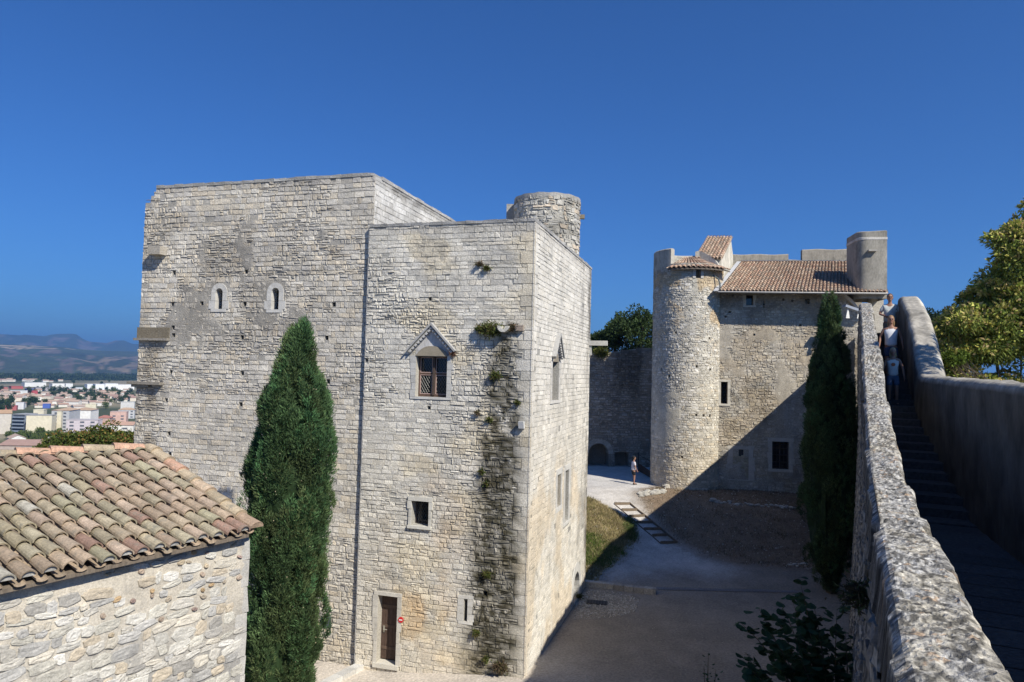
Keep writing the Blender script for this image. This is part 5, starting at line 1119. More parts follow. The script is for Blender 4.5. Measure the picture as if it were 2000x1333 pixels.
# broad leaved shrub in the shaded courtyard corner, lower right
def leafdisc(P, D, size, rs, col):
    V = []; F = []; C = []; n = 0
    for p, d, s in zip(P, D, size):
        d = d/np.linalg.norm(d); sd = np.cross(d, [0, 0, 1.]); sd /= np.linalg.norm(sd)+1e-9; N = np.cross(sd, d); w_ = s*.5
        o = [(0, 0), (.22, .38), (.55, .5), (.85, .3), (1, 0), (.85, -.3), (.55, -.5), (.22, -.38)]
        V += [p+d*s*a+sd*s*b*.95-N*s*.35*(abs(b)+a*a*.5) for a, b in o]+[p+d*s*.5-N*s*.06]; F += [(n+i, n+(i+1) % 8, n+8) for i in range(8)]; C += [col*rs.uniform(.7, 1.3)]*9; n += 9
    return V, F, C
def sapling(base, tips, label, seed, ls=.3, lab='shrub'):
    rs = np.random.RandomState(seed); rt = thing('sapling', label, lab, base); base = np.array(base, float); mb = MB(); P = []; D = []; S = []
    for tp in tips:
        tp = np.array(tp, float); L = np.linalg.norm(tp-base); mid = (base+tp)/2+np.array([0, 0, .16*L])+rs.normal(size=3)*.08; pts = []
        for q in range(9): t = q/8; pts.append(base*(1-t)**2+2*mid*t*(1-t)+tp*t*t)
        mb.tube(pts, [.03*(1-q/8)+.004 for q in range(9)], 5)
        for q in np.arange(.22, 1.0, .105/max(L, 1)):
            for sgn in (-1, 1):
                i = min(int(q*8), 7); p = pts[i]+(pts[i+1]-pts[i])*(q*8-i); d = pts[i+1]-pts[i]; d /= np.linalg.norm(d); sd = np.cross(d, [0, 0, 1.]); sd /= np.linalg.norm(sd)+1e-9
                P.append(p+rs.normal(size=3)*.05); D.append(d*.5+sd*sgn*.8+rs.normal(size=3)*.35+np.array([0, 0, .1])); S.append(ls*rs.uniform(.6, 1.25)*(1.15-.5*q))
    V, F, C = leafdisc(P, D, S, rs, np.array([.035, .075, .035])); mesh('leaves', V, F, M['foliage'], rt, np.array(C)); mb.build('stem', M['bark'], rt, use=False); return rt
sb = np.array([6.9, 14.6, 0.])
yb = 14.4; tips = [at(*p) for p in ((1562, 1135, 15.0), (1545, 1165, 14.6), (1482, 1188, 14.2), (1448, 1218, 13.8), (1455, 1275, 13.6), (1455, 1300, 13.2), (1530, 1190, 14.0), (1590, 1185, 14.6), (1635, 1190, 15.0), (1505, 1240, 13.6), (1600, 1240, 14.0), (1650, 1230, 14.6), (1560, 1280, 13.6), (1520, 1210, 15.0), (1480, 1330, 13.2), (1640, 1290, 14.2), (1575, 1215, 14.4))]
sapling(sb, tips, 'broad leaved shrub growing in the shade below the rampart, at the bottom right', 31)
sapling(at(1385, 1400, 14.4)*np.array([1, 1, 0]), [at(1384, 1275, 14.4), at(1375, 1300, 14.3), at(1398, 1310, 14.4)], 'thin upright young shoot at the bottom edge, left of the broad leaved shrub', 32, .09, 'plant')
# plants rooted in the walls
def wallplant(W, px, py, r, label, seed, col, n=160, droop=.3, L=.12, name='wall_plant', group=None):
    rs = np.random.RandomState(seed); u, z = W.uz(px, py); p = W.P(u, z, .02); P = p+rs.normal(size=(n, 3))*r*.45*np.array([1, .5, .7])+W.n*r*.25; D = rs.normal(size=(n, 3))+W.n*.9; D[:, 2] -= droop
    col = np.array(col)[rs.randint(0, len(col), n)]*rs.uniform(.7, 1.3, n)[:, None]; V, F, C = blades(P, D, L*rs.uniform(.5, 1.2, n), L*.2, rs, col)
    return tag(mesh(name, V, F, M['foliage'], None, C), label, 'plant', group)
GR = ((.07, .1, .02), (.10, .12, .03), (.12, .10, .035)); DRY = ((.13, .09, .05), (.11, .08, .05), (.08, .08, .03))
wallplant(A2, 962, 643, .32, 'hanging green and brown tuft left of the round stone spout high on the keep', 1, GR, 900, .8, .14)
wallplant(A2, 940, 641, .16, 'mossy clump at the left end of the greenery by the stone spout', 2, GR, 300, .8, .12)
wallplant(A2, 1003, 640, .17, 'reddish dry tuft right of the round stone spout', 3, DRY, 300, .3, .12)
wallplant(A2, 937, 516, .1, 'dry brown tuft near the top right of the keep front, left of a green tuft', 4, DRY, 150)
wallplant(A2, 951, 524, .1, 'small green tuft near the top right of the keep front', 5, GR, 150)
wallplant(A2, 970, 733, .17, 'green tuft right of the gabled window, at the head of the dark stain', 6, GR, 260)
wallplant(A2, 957, 818, .09, 'small upright green tuft left of the dark stain below window level', 7, GR, 120)
wallplant(A2, 934, 806, .08, 'faint dry tuft below and right of the gabled window', 8, DRY, 80)
wallplant(A2, 1012, 786, .09, 'little yellow green tuft near the keep corner, right of the dark stain', 9, GR, 100)
wallplant(A2, 942, 920, .08, 'small olive tuft halfway up the keep, left of the dark stain', 10, GR, 100)
wallplant(A2, 952, 944, .08, 'second small olive tuft halfway up the keep, just below another', 11, GR, 100)
wallplant(A2, 952, 1120, .12, 'upright green weed beside the dark stain, above the slit window', 12, GR, 200)
wallplant(A2, 932, 1234, .12, 'round mossy tuft below the slit window', 13, GR, 200)
wallplant(A2, 950, 1285, .1, 'small weed near the foot of the keep, left of the dark stain', 14, GR, 150)
wallplant(A2, 980, 1300, .2, 'brown mossy growth at the foot of the keep under the dark stain', 15, DRY, 600, .5, .14)
wallplant(A2, 886, 690, .1, 'dry reddish tuft at the right foot of the window gable', 16, ((.22, .1, .07), (.18, .12, .08)), 120)
wallplant(B, 1128, 1165, .14, 'weed at the foot of the small arch on the keep side', 17, GR, 200, -.3)
wallplant(BW, 1173, 689, .5, 'yellow green grass cushion on top of the curtain wall', 18, ((.14, .15, .03), (.11, .12, .03)), 900, -.3, .3)
wallplant(WL, 1702, 1165, .2, 'dry bush sprouting from the outer face of the rampart wall', 19, ((.05, .045, .03), (.05, .07, .03)), 500, .2, .1)
# grass and weeds on the banks
def scatter(poly, n, rs):
    P = np.array(poly); lo, hi = P.min(0), P.max(0); out = np.zeros((0, 2))
    while len(out) < n: q = rs.uniform(lo, hi, (n*3, 2)); out = np.vstack([out, q[inpoly(q[:, 0], q[:, 1], poly)]])
    return out[:n]
def grass(poly, n, L, pal, seed, label, clump=6, r=.12):
    rs = np.random.RandomState(seed); c = scatter(poly, n//clump, rs); q = np.repeat(c, clump, 0)+rs.normal(size=(len(c)*clump, 2))*r; z = gz(q[:, 0], q[:, 1]); P = np.column_stack([q, z-.01]); D = rs.normal(size=P.shape)*.55; D[:, 2] = 1
    f = fbm(c[:, 0]*1.3, c[:, 1]*1.3, seed); hgt = np.repeat(.4+1.3*f, clump); pal = np.array(pal); col = pal[np.repeat(rs.randint(0, len(pal), len(c)), clump)]*rs.uniform(.7, 1.3, len(P))[:, None]
    V, F, C = blades(P, D, L*hgt*rs.uniform(.5, 1.2, len(P)), .018, rs, col, .5); tag(mesh('grass', V, F, M['foliage'], None, C), label, 'grass', None, 'stuff')
grass(bank_l, 26000, .17, ((.36, .29, .16), (.40, .33, .19), (.30, .24, .12), (.27, .24, .1), (.2, .2, .07)), 51, 'dry straw coloured grass on the small bank beside the keep')
grass(greenp, 6000, .2, ((.10, .16, .03), (.13, .19, .04), (.08, .12, .025)), 52, 'fresh green grass low on the bank beside the keep')
gsh = gpoly([(1222, 1010), (1238, 1020), (1240, 1060), (1225, 1055)]); grass(gsh, 1800, .25, ((.10, .14, .04), (.08, .12, .035)), 53, 'greener weeds along the path edge of the bank')
grass(bank_r, 16000, .13, ((.16, .12, .07), (.20, .15, .09), (.12, .09, .05), (.09, .09, .04)), 54, 'thin dry weeds on the shaded earth below the lodging')
def pebbles(poly, n, s0, s1, pal, seed, label, name='rubble'):
    rs = np.random.RandomState(seed); q = scatter(poly, n, rs); z = gz(q[:, 0], q[:, 1]); s = rs.uniform(s0, s1, n)*rs.uniform(.5, 1, n)
    base = np.array([(1, 0, 0), (.3, 1, 0), (-1, .2, 0), (-.2, -1, 0), (.2, .1, .8), (0, 0, -.8)]); V = np.column_stack([q, z+s*.15])[:, None]+base[None]*s[:, None, None]*rs.uniform(.6, 1.3, (n, 6, 3))
    F = np.array([(0, 1, 4), (1, 2, 4), (2, 3, 4), (3, 0, 4), (1, 0, 5), (2, 1, 5), (3, 2, 5), (0, 3, 5)])[None]+(np.arange(n)*6)[:, None, None]
    C = np.repeat(np.array(pal)[rs.randint(0, len(pal), n)]*rs.uniform(.8, 1.2, n)[:, None], 6, 0); tag(mesh(name, V.reshape(-1, 3), F.reshape(-1, 3), M['dressed'], None, C), label, 'rubble', None, 'stuff')
GP = ((.42, .39, .33), (.35, .31, .25), (.5, .47, .41), (.28, .25, .2))
pebbles(rubb, 2600, .015, .05, GP, 61, 'loose gravel patch round the drain cover by the kerb')
pebbles(bank_r, 1500, .015, .07, GP, 62, 'scattered small stones on the earth bank below the lodging')
rs_ = gpoly([(1130, 1105), (1150, 1143), (1215, 1090), (1236, 1062), (1228, 1058), (1190, 1095)]); pebbles(rs_, 260, .03, .11, ((.5, .47, .41), (.42, .39, .33)), 66, 'pale rubble edging the lower side of the grass bank')
pebbles(bank_l, 500, .015, .07, GP, 63, 'small stones among the dry grass beside the keep')
crt = gpoly([(1030, 1330), (1150, 1150), (1420, 1130), (1640, 1140), (1600, 1330)]); pebbles(crt, 2500, .006, .02, ((.3, .27, .22), (.4, .37, .31), (.2, .18, .15)), 64, 'fine loose chippings strewn over the courtyard gravel')
pebbles([(-6, 17), (1, 16), (1, 19.5), (-5.5, 22)], 1500, .006, .018, ((.5, .46, .4), (.4, .36, .3)), 65, 'fine chippings on the pale gravel before the keep door')
# ------------------------------------------------------------------ courtyard furniture
def gpt(px, py, dz=0): p = ghit(px, py); p[2] += dz; return p
ws = thing('wooden_steps', 'shallow timber framed gravel steps rising along the pale path', 'steps', gpt(1262, 1025))
LP = [(1200, 986), (1214.5, 998), (1229, 1010.5), (1243, 1022.5), (1258, 1035.5), (1274, 1048.5), (1290, 1062.5)]; RP = [(1231, 986), (1245, 998), (1260, 1009.5), (1275, 1022), (1291, 1035), (1304, 1046.5), (1323, 1061.5)]
Lp = [gpt(*p) for p in LP]; Rp = [gpt(*p) for p in RP]; wc = (.16, .125, .09)
def board(a, b, h0, h1, th, name, c=wc):
    mb = MB(); a = np.array(a); b = np.array(b); d = (b-a)/np.linalg.norm(b-a); n = np.cross(d, up3); n /= np.linalg.norm(n)
    mb.hexa([a+up3*h0-n*th, b+up3*h0-n*th, b+up3*h0+n*th, a+up3*h0+n*th, a+up3*h1-n*th, b+up3*h1-n*th, b+up3*h1+n*th, a+up3*h1+n*th], c); return mb.build(name, M['wood'], ws)
for i in range(7):
    board(Lp[i], Rp[i], -.08, .13, .03, 'riser')
    if i < 6: board(Lp[i], Lp[i+1], -.08, .05, .02, 'side_board'); board(Rp[i], Rp[i+1], -.08, .11, .02, 'side_board')
# kerb wall
ka, kb = gpt(1140, 1147), gpt(1281, 1163); kd = kb-ka; kl = np.linalg.norm(kd); kd /= kl; kn = np.array([kd[1], -kd[0], 0]); kt = thing('low_stone_kerb', 'low stone kerb wall with slab coping running out from the keep corner', 'kerb', (ka+kb)/2-up3*.1)
mb = MB(); rn = random.Random(5); u = 0
while u < kl:
    l = min(rn.uniform(.3, .5), kl-u); h = .22+rn.uniform(-.01, .01); q = np.array((.36, .33, .28))*rn.uniform(.8, 1.15); a, b = ka+kd*u, ka+kd*(u+l-.012); mb.hexa([a-up3*.2, b-up3*.2, b-up3*.2-kn*.28, a-up3*.2-kn*.28, a+up3*h, b+up3*h, b+up3*h-kn*.3, a+up3*h-kn*.3], q); u += l
mb.build('kerb_blocks', M['stone'], kt)
# drain cover
p = gpt(1166, 1178); dc_ = thing('drain_cover', 'dark rectangular drain cover set in the gravel patch', 'drain cover', p); mb = MB(); mb.obox(p, .8, .45, p[2]-.05, p[2]+.035, 100, (.07, .065, .06)); mb.build('frame', M['metal'], dc_)
mb = MB()
for i in range(7): c = p+azv(100)*(-.33+.11*i); mb.obox(c, .05, .38, p[2]+.036, p[2]+.045, 100, (.03, .03, .03))
mb.build('grating', M['metal'], dc_)
# stone drainage channel across the yard
ca, cb_ = gpt(1283, 1150), gpt(1572, 1157); V = []; n = 30
for i in range(n+1):
    q = ca+(cb_-ca)*i/n
    for s in (-.16, -.08, .08, .16): z_ = float(gz(q[0], q[1]+s)); V.append((q[0], q[1]+s, z_+(.02 if abs(s) > .1 else .006)))
tag(mesh('drainage_channel', V, [(i*4+k, i*4+4+k, i*4+5+k, i*4+1+k) for i in range(n) for k in range(3)], M['stone'], None, (.17, .17, .175)), 'shallow grey stone drainage channel crossing the shaded yard', 'channel')
# stones in rows: individual rocks
def rock(px, py, s, seed, label, group=None, col=(.45, .42, .36)):
    rs = np.random.RandomState(seed); p = gpt(px, py); V = []; 
    for i in range(5):
        for j in range(8): a = 2*math.pi*j/8; e = -.9+1.8*i/4; rr = math.sqrt(1-e*e*.9); V.append((s*rr*math.cos(a)*rs.uniform(.75, 1.2)*1.3, s*rr*math.sin(a)*rs.uniform(.75, 1.2), s*e*.6*rs.uniform(.8, 1.1)+s*.3))
    F = [(i*8+j, i*8+(j+1) % 8, (i+1)*8+(j+1) % 8, (i+1)*8+j) for i in range(4) for j in range(8)]+[tuple(range(32, 40))]
    return tag(mesh('rock', np.array(V)+p, F, M['dressed'], None, np.array(col)*rs.uniform(.8, 1.15)), label, 'rock', group)
rn = random.Random(12)
rock(1393, 979, .2, 1, 'pale block at the left end of the row of stones below the lodging')
for i in range(34):
    x = 1400+i*4.6+rn.uniform(-2, 2); rock(x, 981+(x-1393)*.075+rn.uniform(-2.5, 2.5), rn.uniform(.05, .13), 10+i, 'small pale stone in the row laid below the lodging wall', 'row of stones below the lodging')
rock(1305, 953, .28, 2, 'largest rock at the foot of the round tower')
for i in range(26):
    x = 1246+rn.uniform(0, 52); y = 968-(x-1246)*.17+rn.uniform(-5, 5); rock(x, y, rn.uniform(.08, .2), 60+i, 'rough grey rock in the heap at the foot of the round tower', 'rocks heaped at the tower foot', (.4, .38, .33))
for i in range(7): rock(1542+i*5, 1105+rn.uniform(-3, 2), rn.uniform(.06, .13), 90+i, 'low stone beside the cypress foot at the yard edge', 'stones by the shaded cypress')
# railing with posts by the tower
rl = thing('railing', 'dark metal railing with tall posts between the curtain wall and the round tower', 'railing', at(1255, 925, 48.5)); gp_ = []
for px, py, top in ((1234, 908, 883), (1247, 920, 884), (1271, 934, 899)):
    p = atz(px, py, 1.66); t = aty(px, top, p[1]); gp_.append((p, t)); mb = MB(); mb.tube([p-up3*.1, t], .035, 6, (.03, .03, .035)); mb.build('post', M['metal'], rl)
mb = MB(); a, b = gp_[1], gp_[2]; 
mb.hexa([a[0]+up3*.0-bx*.03, b[0]-bx*.03, b[0]+bx*.03, a[0]+bx*.03, a[0]+up3*.55-bx*.03, b[0]+up3*.45-bx*.03, b[0]+up3*.45+bx*.03, a[0]+up3*.55+bx*.03], (.1, .055, .035)); mb.build('lower_panel', M['wood'], rl)
mb = MB(); mb.tube([gp_[0][1]-up3*.2, a[1]-up3*.1], .02, 5, (.03, .03, .03)); mb.tube([a[1]-up3*.15, b[1]-up3*.1], .02, 5, (.03, .03, .03)); mb.build('rail', M['metal'], rl)
# plank deck and slab edge near the left cypress
dk = thing('plank_deck', 'weathered grey plank deck at the foot of the sunlit cypress', 'deck', at(520, 1325, 18.2)); zd = -.35; a = atz(490, 1312, zd); rn = random.Random(3)
pd = atz(575, 1333, zd)-a; pd[2] = 0; pl = np.linalg.norm(pd); pd /= pl; pn = np.array([pd[1], -pd[0], 0])
for i in range(9): q = a+pd*(.19*i-.1); g_ = rn.uniform(.85, 1.1); mb = MB(); mb.hexa([q-up3*.05, q+pd*.17-up3*.05, q+pd*.17+pn*2.4-azv(30)*.4-up3*.05, q+pn*2.4-azv(30)*.4-up3*.05, q, q+pd*.17, q+pd*.17+pn*2.4-azv(30)*.4, q+pn*2.4-azv(30)*.4], (.36*g_, .35*g_, .33*g_)); mb.build('plank', M['wood'], dk)
s0, s1 = gpt(703, 1300, .0), gpt(640, 1333, .0); mb = MB(); d_ = (s1-s0)/np.linalg.norm(s1-s0); nn_ = np.array([-d_[1], d_[0], 0])*np.sign(np.dot(np.array([-d_[1], d_[0], 0]), [1, 0, 0])); s1 = s1+d_*2
for i in range(6): a, b = s0+(s1-s0)*i/6, s0+(s1-s0)*(i+.985)/6; mb.hexa([a-up3*.2, b-up3*.2, b-up3*.2+nn_*.3, a-up3*.2+nn_*.3, a+up3*.14, b+up3*.14, b+up3*.14+nn_*.3, a+up3*.14+nn_*.3], np.array((.5, .49, .46))*random.Random(i).uniform(.9, 1.08))
tag(mb.build('kerb_stones', M['dressed']), 'pale straight stone edging of the terrace in front of the keep door', 'kerb')
# lamp and signs at the lodging corner
p = at(1668, 604, 41.0); lm = thing('floodlight', 'long grey floodlight fixed on the lodging corner above a white bracket', 'floodlight', p); mb = MB(); mb.hexa([p+np.array(v) for v in ((-.55, -.1, .12), (.5, -.1, -.22), (.5, .3, -.22), (-.55, .3, .12), (-.5, -.1, .25), (.55, -.1, -.08), (.55, .3, -.08), (-.5, .3, .25))], (.3, .33, .38)); mb.build('housing', M['paint'], lm)
for dx in (-.35, .3): mb = MB(); mb.hexa([p+np.array(v) for v in ((dx-.12, 0, -.55), (dx+.1, 0, -.55), (dx+.1, .05, -.55), (dx-.12, .05, -.55), (dx-.02, 0, 0), (dx+.03, 0, 0), (dx+.03, .05, 0), (dx-.02, .05, 0))], (.75, .74, .68)); mb.build('bracket', M['paint'], lm)
# ------------------------------------------------------------------ people
def sk(name, verts, edges, radii, m, parent, root=0, sub=2, col=None):
    me = bpy.data.meshes.new(name); me.from_pydata([tuple(v) for v in verts], edges, []); me.update(); o = bpy.data.objects.new(name, me); COL.objects.link(o); o.parent = parent; me.materials.append(m)
    s = o.modifiers.new('skin', 'SKIN'); s.use_smooth_shade = True
    if not me.skin_vertices: 
        bpy.context.view_layer.objects.active = o; bpy.ops.mesh.customdata_skin_add() if bpy.ops.mesh.customdata_skin_add.poll() else None
    for v, r in zip(me.skin_vertices[0].data, radii): v.radius = r if hasattr(r, '__len__') else (r, r)
    me.skin_vertices[0].data[root].use_root = True
    ss_ = o.modifiers.new('sub', 'SUBSURF'); ss_.levels = sub; ss_.render_levels = sub
    return o
def solid(name, c): return mat(name, c, .9, attr=False, nscale=6, namt=.1, fscale=70, famt=.12, bump=.3, bdist=.003)
def person(base, H, face, label, shirt, shorts, haircol, pose, seed=0, sleeves=False, long_hair=False, fat=1., group=None, gl=False, tee=None):
    """face = azimuth the person looks towards; local x = right hand side, y = forward"""
    rt = thing('person', label, 'person', base, group); rt.rotation_euler = (0, 0, -R_(face)); k = H/1.75
    S = lambda *v: (v[0]*k, v[1]*k, v[2]*k)
    V = [S(0, 0, .96), S(0, .0, 1.14), S(0, .01, 1.32), S(0, 0, 1.47), S(0, .015, 1.55)]; Rd = [.125*fat, .115*fat, .125*fat, .052, .05]; E = [(0, 1), (1, 2), (2, 3), (3, 4)]
    V += [S(0, .03, 1.63), S(0, .02, 1.71)]; Rd += [(.07, .082), (.066, .078)]; E += [(4, 5), (5, 6)]
    hands = []
    for s in (-1, 1):
        P_ = pose['R' if s > 0 else 'L']; b = len(V); sh = (s*.17, 0, 1.41); V += [S(*sh), S(*P_[0]), S(*P_[1])]; Rd += [.052, .038, .026]; E += [(2, b), (b, b+1), (b+1, b+2)]
        w_ = np.array(P_[1]); d = w_-np.array(P_[0]); d /= np.linalg.norm(d); side = np.cross(d, [s*1., 0, 0]); side = side/(np.linalg.norm(side)+1e-6); pm = w_+d*.055; V.append(S(*pm)); Rd.append((.028, .018)); E.append((b+2, b+3)); cu = np.cross(d, side)
        for q in range(4): f0 = pm+d*.04+side*(q-1.5)*.019; f1 = f0+d*(.045-.006*abs(q-1.3))+cu*.01; f2 = f1+d*.02+cu*.018; n_ = len(V); V += [S(*f0), S(*f1), S(*f2)]; Rd += [.0095, .0085, .007]; E += [(b+3, n_), (n_, n_+1), (n_+1, n_+2)]
        n_ = len(V); t0 = w_+d*.035+side*.035; t1 = t0+d*.03+side*.022+cu*.012; V += [S(*t0), S(*t1)]; Rd += [.011, .009]; E += [(b+3, n_), (n_, n_+1)]
        L_ = pose['legR' if s > 0 else 'legL']; b = len(V); V += [S(s*.095, 0, .87), S(*L_[0]), S(*L_[1]), S(L_[1][0]+s*.02, L_[1][1]+.1, L_[1][2]-.045), S(L_[1][0]+s*.025, L_[1][1]+.17, L_[1][2]-.05)]; Rd += [.085*fat, .058, .038, .035, .025]; E += [(0, b), (b, b+1), (b+1, b+2), (b+2, b+3), (b+3, b+4)]
    Rd = [tuple(x*k for x in r) if hasattr(r, '__len__') else r*k for r in Rd]
    sk('body', V, E, Rd, M['skin'], rt)
    # face and hair
    mb = MB(); hc = np.array(S(0, .025, 1.665))
    def ell(c, r, a0=0, n=10, m=8, zmin=-1): 
        V_ = []; 
        for i in range(m+1):
            e = zmin+(1-zmin)*i/m; rr = math.sqrt(max(0, 1-e*e))
            for j in range(n): a = 2*math.pi*j/n; V_.append((c[0]+r[0]*rr*math.cos(a), c[1]+r[1]*rr*math.sin(a), c[2]+r[2]*e))
        return V_, [(i*n+j, i*n+(j+1) % n, (i+1)*n+(j+1) % n, (i+1)*n+j) for i in range(m) for j in range(n)]
    v, f = ell(hc, (.078*k, .098*k, .118*k), n=16, m=12); mb.add(v, f); v, f = ell(hc+np.array(S(0, .1, -.012)), (.014*k, .022*k, .024*k)); mb.add(v, f)
    for s in (-1, 1): v, f = ell(hc+np.array(S(s*.08, -.005, -.01)), (.012*k, .02*k, .03*k)); mb.add(v, f)
    v, f = ell(hc+np.array(S(0, .055, -.085)), (.04*k, .04*k, .035*k)); mb.add(v, f)
    mb.build('head', M['skin'], rt, smooth=True, use=False) if False else mesh_local('head', mb, M['skin'], rt, None)
    fm_ = MB(); 
    for s in (-1, 1): v, f = ell(hc+np.array(S(s*.03, .088, .012)), ((.024 if gl else .011)*k, .012*k, (.017 if gl else .008)*k)); fm_.add(v, f, (.02, .02, .02))
    if gl: v, f = ell(hc+np.array(S(0, .097, .016)), (.03*k, .004*k, .005*k)); fm_.add(v, f, (.02, .02, .02))
    mesh_local('sunglasses' if gl else 'eyes', fm_, M['paint'], rt, 1)
    v, f = ell(hc+np.array(S(0, .092, -.055)), (.024*k, .01*k, .007*k)); mm = MB(); mm.add(v, f, (.3, .1, .09)); mesh_local('mouth', mm, M['paint'], rt, 1)
    hm = MB(); v, f = ell(hc+np.array(S(0, -.018, .022)), (.088*k, .102*k, .112*k), zmin=-.1, n=16); hm.add(v, f, haircol)
    v, f = ell(hc+np.array(S(0, -.04, -.02)), (.084*k, .078*k, .085*k), n=14); hm.add(v, f, haircol)
    if long_hair:
        for s in (-1, 0, 1): v, f = ell(hc+np.array(S(s*.06, -.035-.03*(s == 0), -.1)), (.04*k, .045*k, .12*k)); hm.add(v, f, haircol)
    mesh_local('hair', hm, M['hair'], rt, 1)
    # clothing
    sV = [S(0, 0, .87), S(0, 0, 1.0), S(0, 0, 1.18), S(0, .01, 1.33), S(0, 0, 1.435)]; sR = [(.18*fat, .135*fat), (.172*fat, .135*fat), (.165*fat, .13*fat), (.18*fat, .135), (.08, .07)]; sE = [(0, 1), (1, 2), (2, 3), (3, 4)]
    for s in (-1, 1):
        P_ = pose['R' if s > 0 else 'L']; sh = np.array((s*.165, 0, 1.4)); n_ = len(sV); sV.append(S(*sh)); sR.append(.068 if sleeves else .045); sE.append((3, n_))
        if sleeves: e = sh+(np.array(P_[0])-sh)*.75; sV.append(S(*e)); sR.append(.06); sE.append((n_, n_+1))
    sR = [tuple(x*k for x in r) if hasattr(r, '__len__') else r*k for r in sR]
    top = sk('shirt', sV, sE, sR, shirt, rt, 0)
    hV = [S(0, 0, .97), S(0, 0, .9)]; hR = [(.162*fat*k, .125*fat*k), (.168*fat*k, .13*fat*k)]; hE = [(0, 1)]
    for s in (-1, 1):
        L_ = pose['legR' if s > 0 else 'legL']; a = np.array((s*.095, 0, .82)); kn = np.array(L_[0]); b = a+(kn-a)*.75; n_ = len(hV); hV += [S(*a), S(*b)]; hR += [.105*fat*k, .088*k]; hE += [(1, n_), (n_, n_+1)]
    sk('shorts', hV, hE, hR, shorts, rt, 0)
    for s in (-1, 1):
        L_ = pose['legR' if s > 0 else 'legL'][1]; m_ = MB(); x, y, z = L_[0]+s*.015, L_[1], L_[2]-.085
        m_.hexa([S(x-.042, y-.06, z), S(x+.042, y-.06, z), S(x+.05, y+.2, z), S(x-.05, y+.2, z), S(x-.04, y-.05, z+.09), S(x+.04, y-.05, z+.09), S(x+.04, y+.17, z+.045), S(x-.04, y+.17, z+.045)], (.05, .045, .045)); mesh_local('shoe', m_, M['cloth'], rt, 1)
    if tee:
        m_ = MB(); n_ = 14; m_.add([S(.06*math.cos(2*math.pi*q/n_), .128*fat, 1.26+.055*math.sin(2*math.pi*q/n_)) for q in range(n_)]+[S(0, .134*fat, 1.26)], [(q, (q+1) % n_, n_) for q in range(n_)], tee); mesh_local('print', m_, M['cloth'], rt, 1)
    return rt
def mesh_local(name, mb, m, parent, use):
    V = np.vstack(mb.V); me = bpy.data.meshes.new(name); me.from_pydata([tuple(v) for v in V], [], mb.F); me.update(); me.polygons.foreach_set('use_smooth', np.ones(len(me.polygons), bool))
    a = me.color_attributes.new('Col', 'FLOAT_COLOR', 'POINT'); c = np.hstack([np.vstack(mb.C), np.ones((len(V), 1))]); a.data.foreach_set('color', c.ravel()); me.materials.append(m); o = bpy.data.objects.new(name, me); COL.objects.link(o); o.parent = parent; return o
def stp(px, y, z): p = aty(px, 700, y); return (p[0], y, z)
st0 = {'R': ((.27, .0, 1.15), (.3, .06, .9)), 'L': ((-.27, .0, 1.15), (-.3, .06, .9)), 'legR': ((.1, .06, .5), (.1, 0, .09)), 'legL': ((-.1, .08, .5), (-.1, .1, .09))}
pm_ = {'R': ((.28, .02, 1.16), (.14, .24, 1.08)), 'L': ((-.3, -.02, 1.16), (-.34, .04, .92)), 'legR': ((.1, .14, .52), (.1, .16, .12)), 'legL': ((-.1, 0, .5), (-.1, -.05, .09))}
mprint = mat('printed_shirt', (.52, .54, .52), .9, attr=False, nscale=9, namt=.1, fscale=60, famt=.1, bump=.3, bdist=.003, spots=1., spotcol=(.08, .11, .12), spotscale=14.)
zf = lambda y: float(fl(y/math.cos(R_(RA))))
person(stp(1738, 22.0, zf(22.0)), 1.8, 204, 'man in a pale printed shirt and sunglasses coming down the rampart stair, uppermost of three', mprint, solid('tan_cloth', (.2, .17, .13)), (.09, .06, .045), pm_, sleeves=True, fat=1.12, gl=True)
person(stp(1740, 19.2, zf(19.2)-.02), 1.68, 204, 'woman in a white tank top and blue shorts, middle of three on the stair', solid('white_cloth', (.72, .73, .75)), solid('blue_denim', (.05, .075, .14)), (.22, .14, .07), {'R': ((.27, -.02, 1.16), (.3, .08, .93)), 'L': ((-.27, -.02, 1.16), (-.29, .1, .93)), 'legR': ((.1, .05, .5), (.1, -.02, .09)), 'legL': ((-.1, .14, .52), (-.1, .14, .1))}, long_hair=True, gl=True)
person(stp(1744, 16.9, zf(16.9)-.02), 1.36, 204, 'child in a white printed top and denim shorts at the foot of the descending group', solid('cream_cloth', (.62, .6, .56)), solid('denim', (.08, .12, .19)), (.34, .25, .13), st0, long_hair=True, fat=.92, tee=(.45, .16, .08))
pw_ = ghit(1237, 947); person((pw_[0], pw_[1], pw_[2]), 1.75, 80, 'man in a white t-shirt and black shorts standing in the shaded courtyard by the tower', solid('tshirt', (.55, .53, .58)), solid('black_cloth', (.015, .015, .018)), (.02, .018, .015), {'R': ((.24, .02, 1.14), (.22, .14, .93)), 'L': ((-.24, .0, 1.14), (-.22, .12, .93)), 'legR': ((.1, .03, .5), (.1, 0, .09)), 'legL': ((-.1, .06, .5), (-.1, .08, .09))}, sleeves=True, fat=1.08)
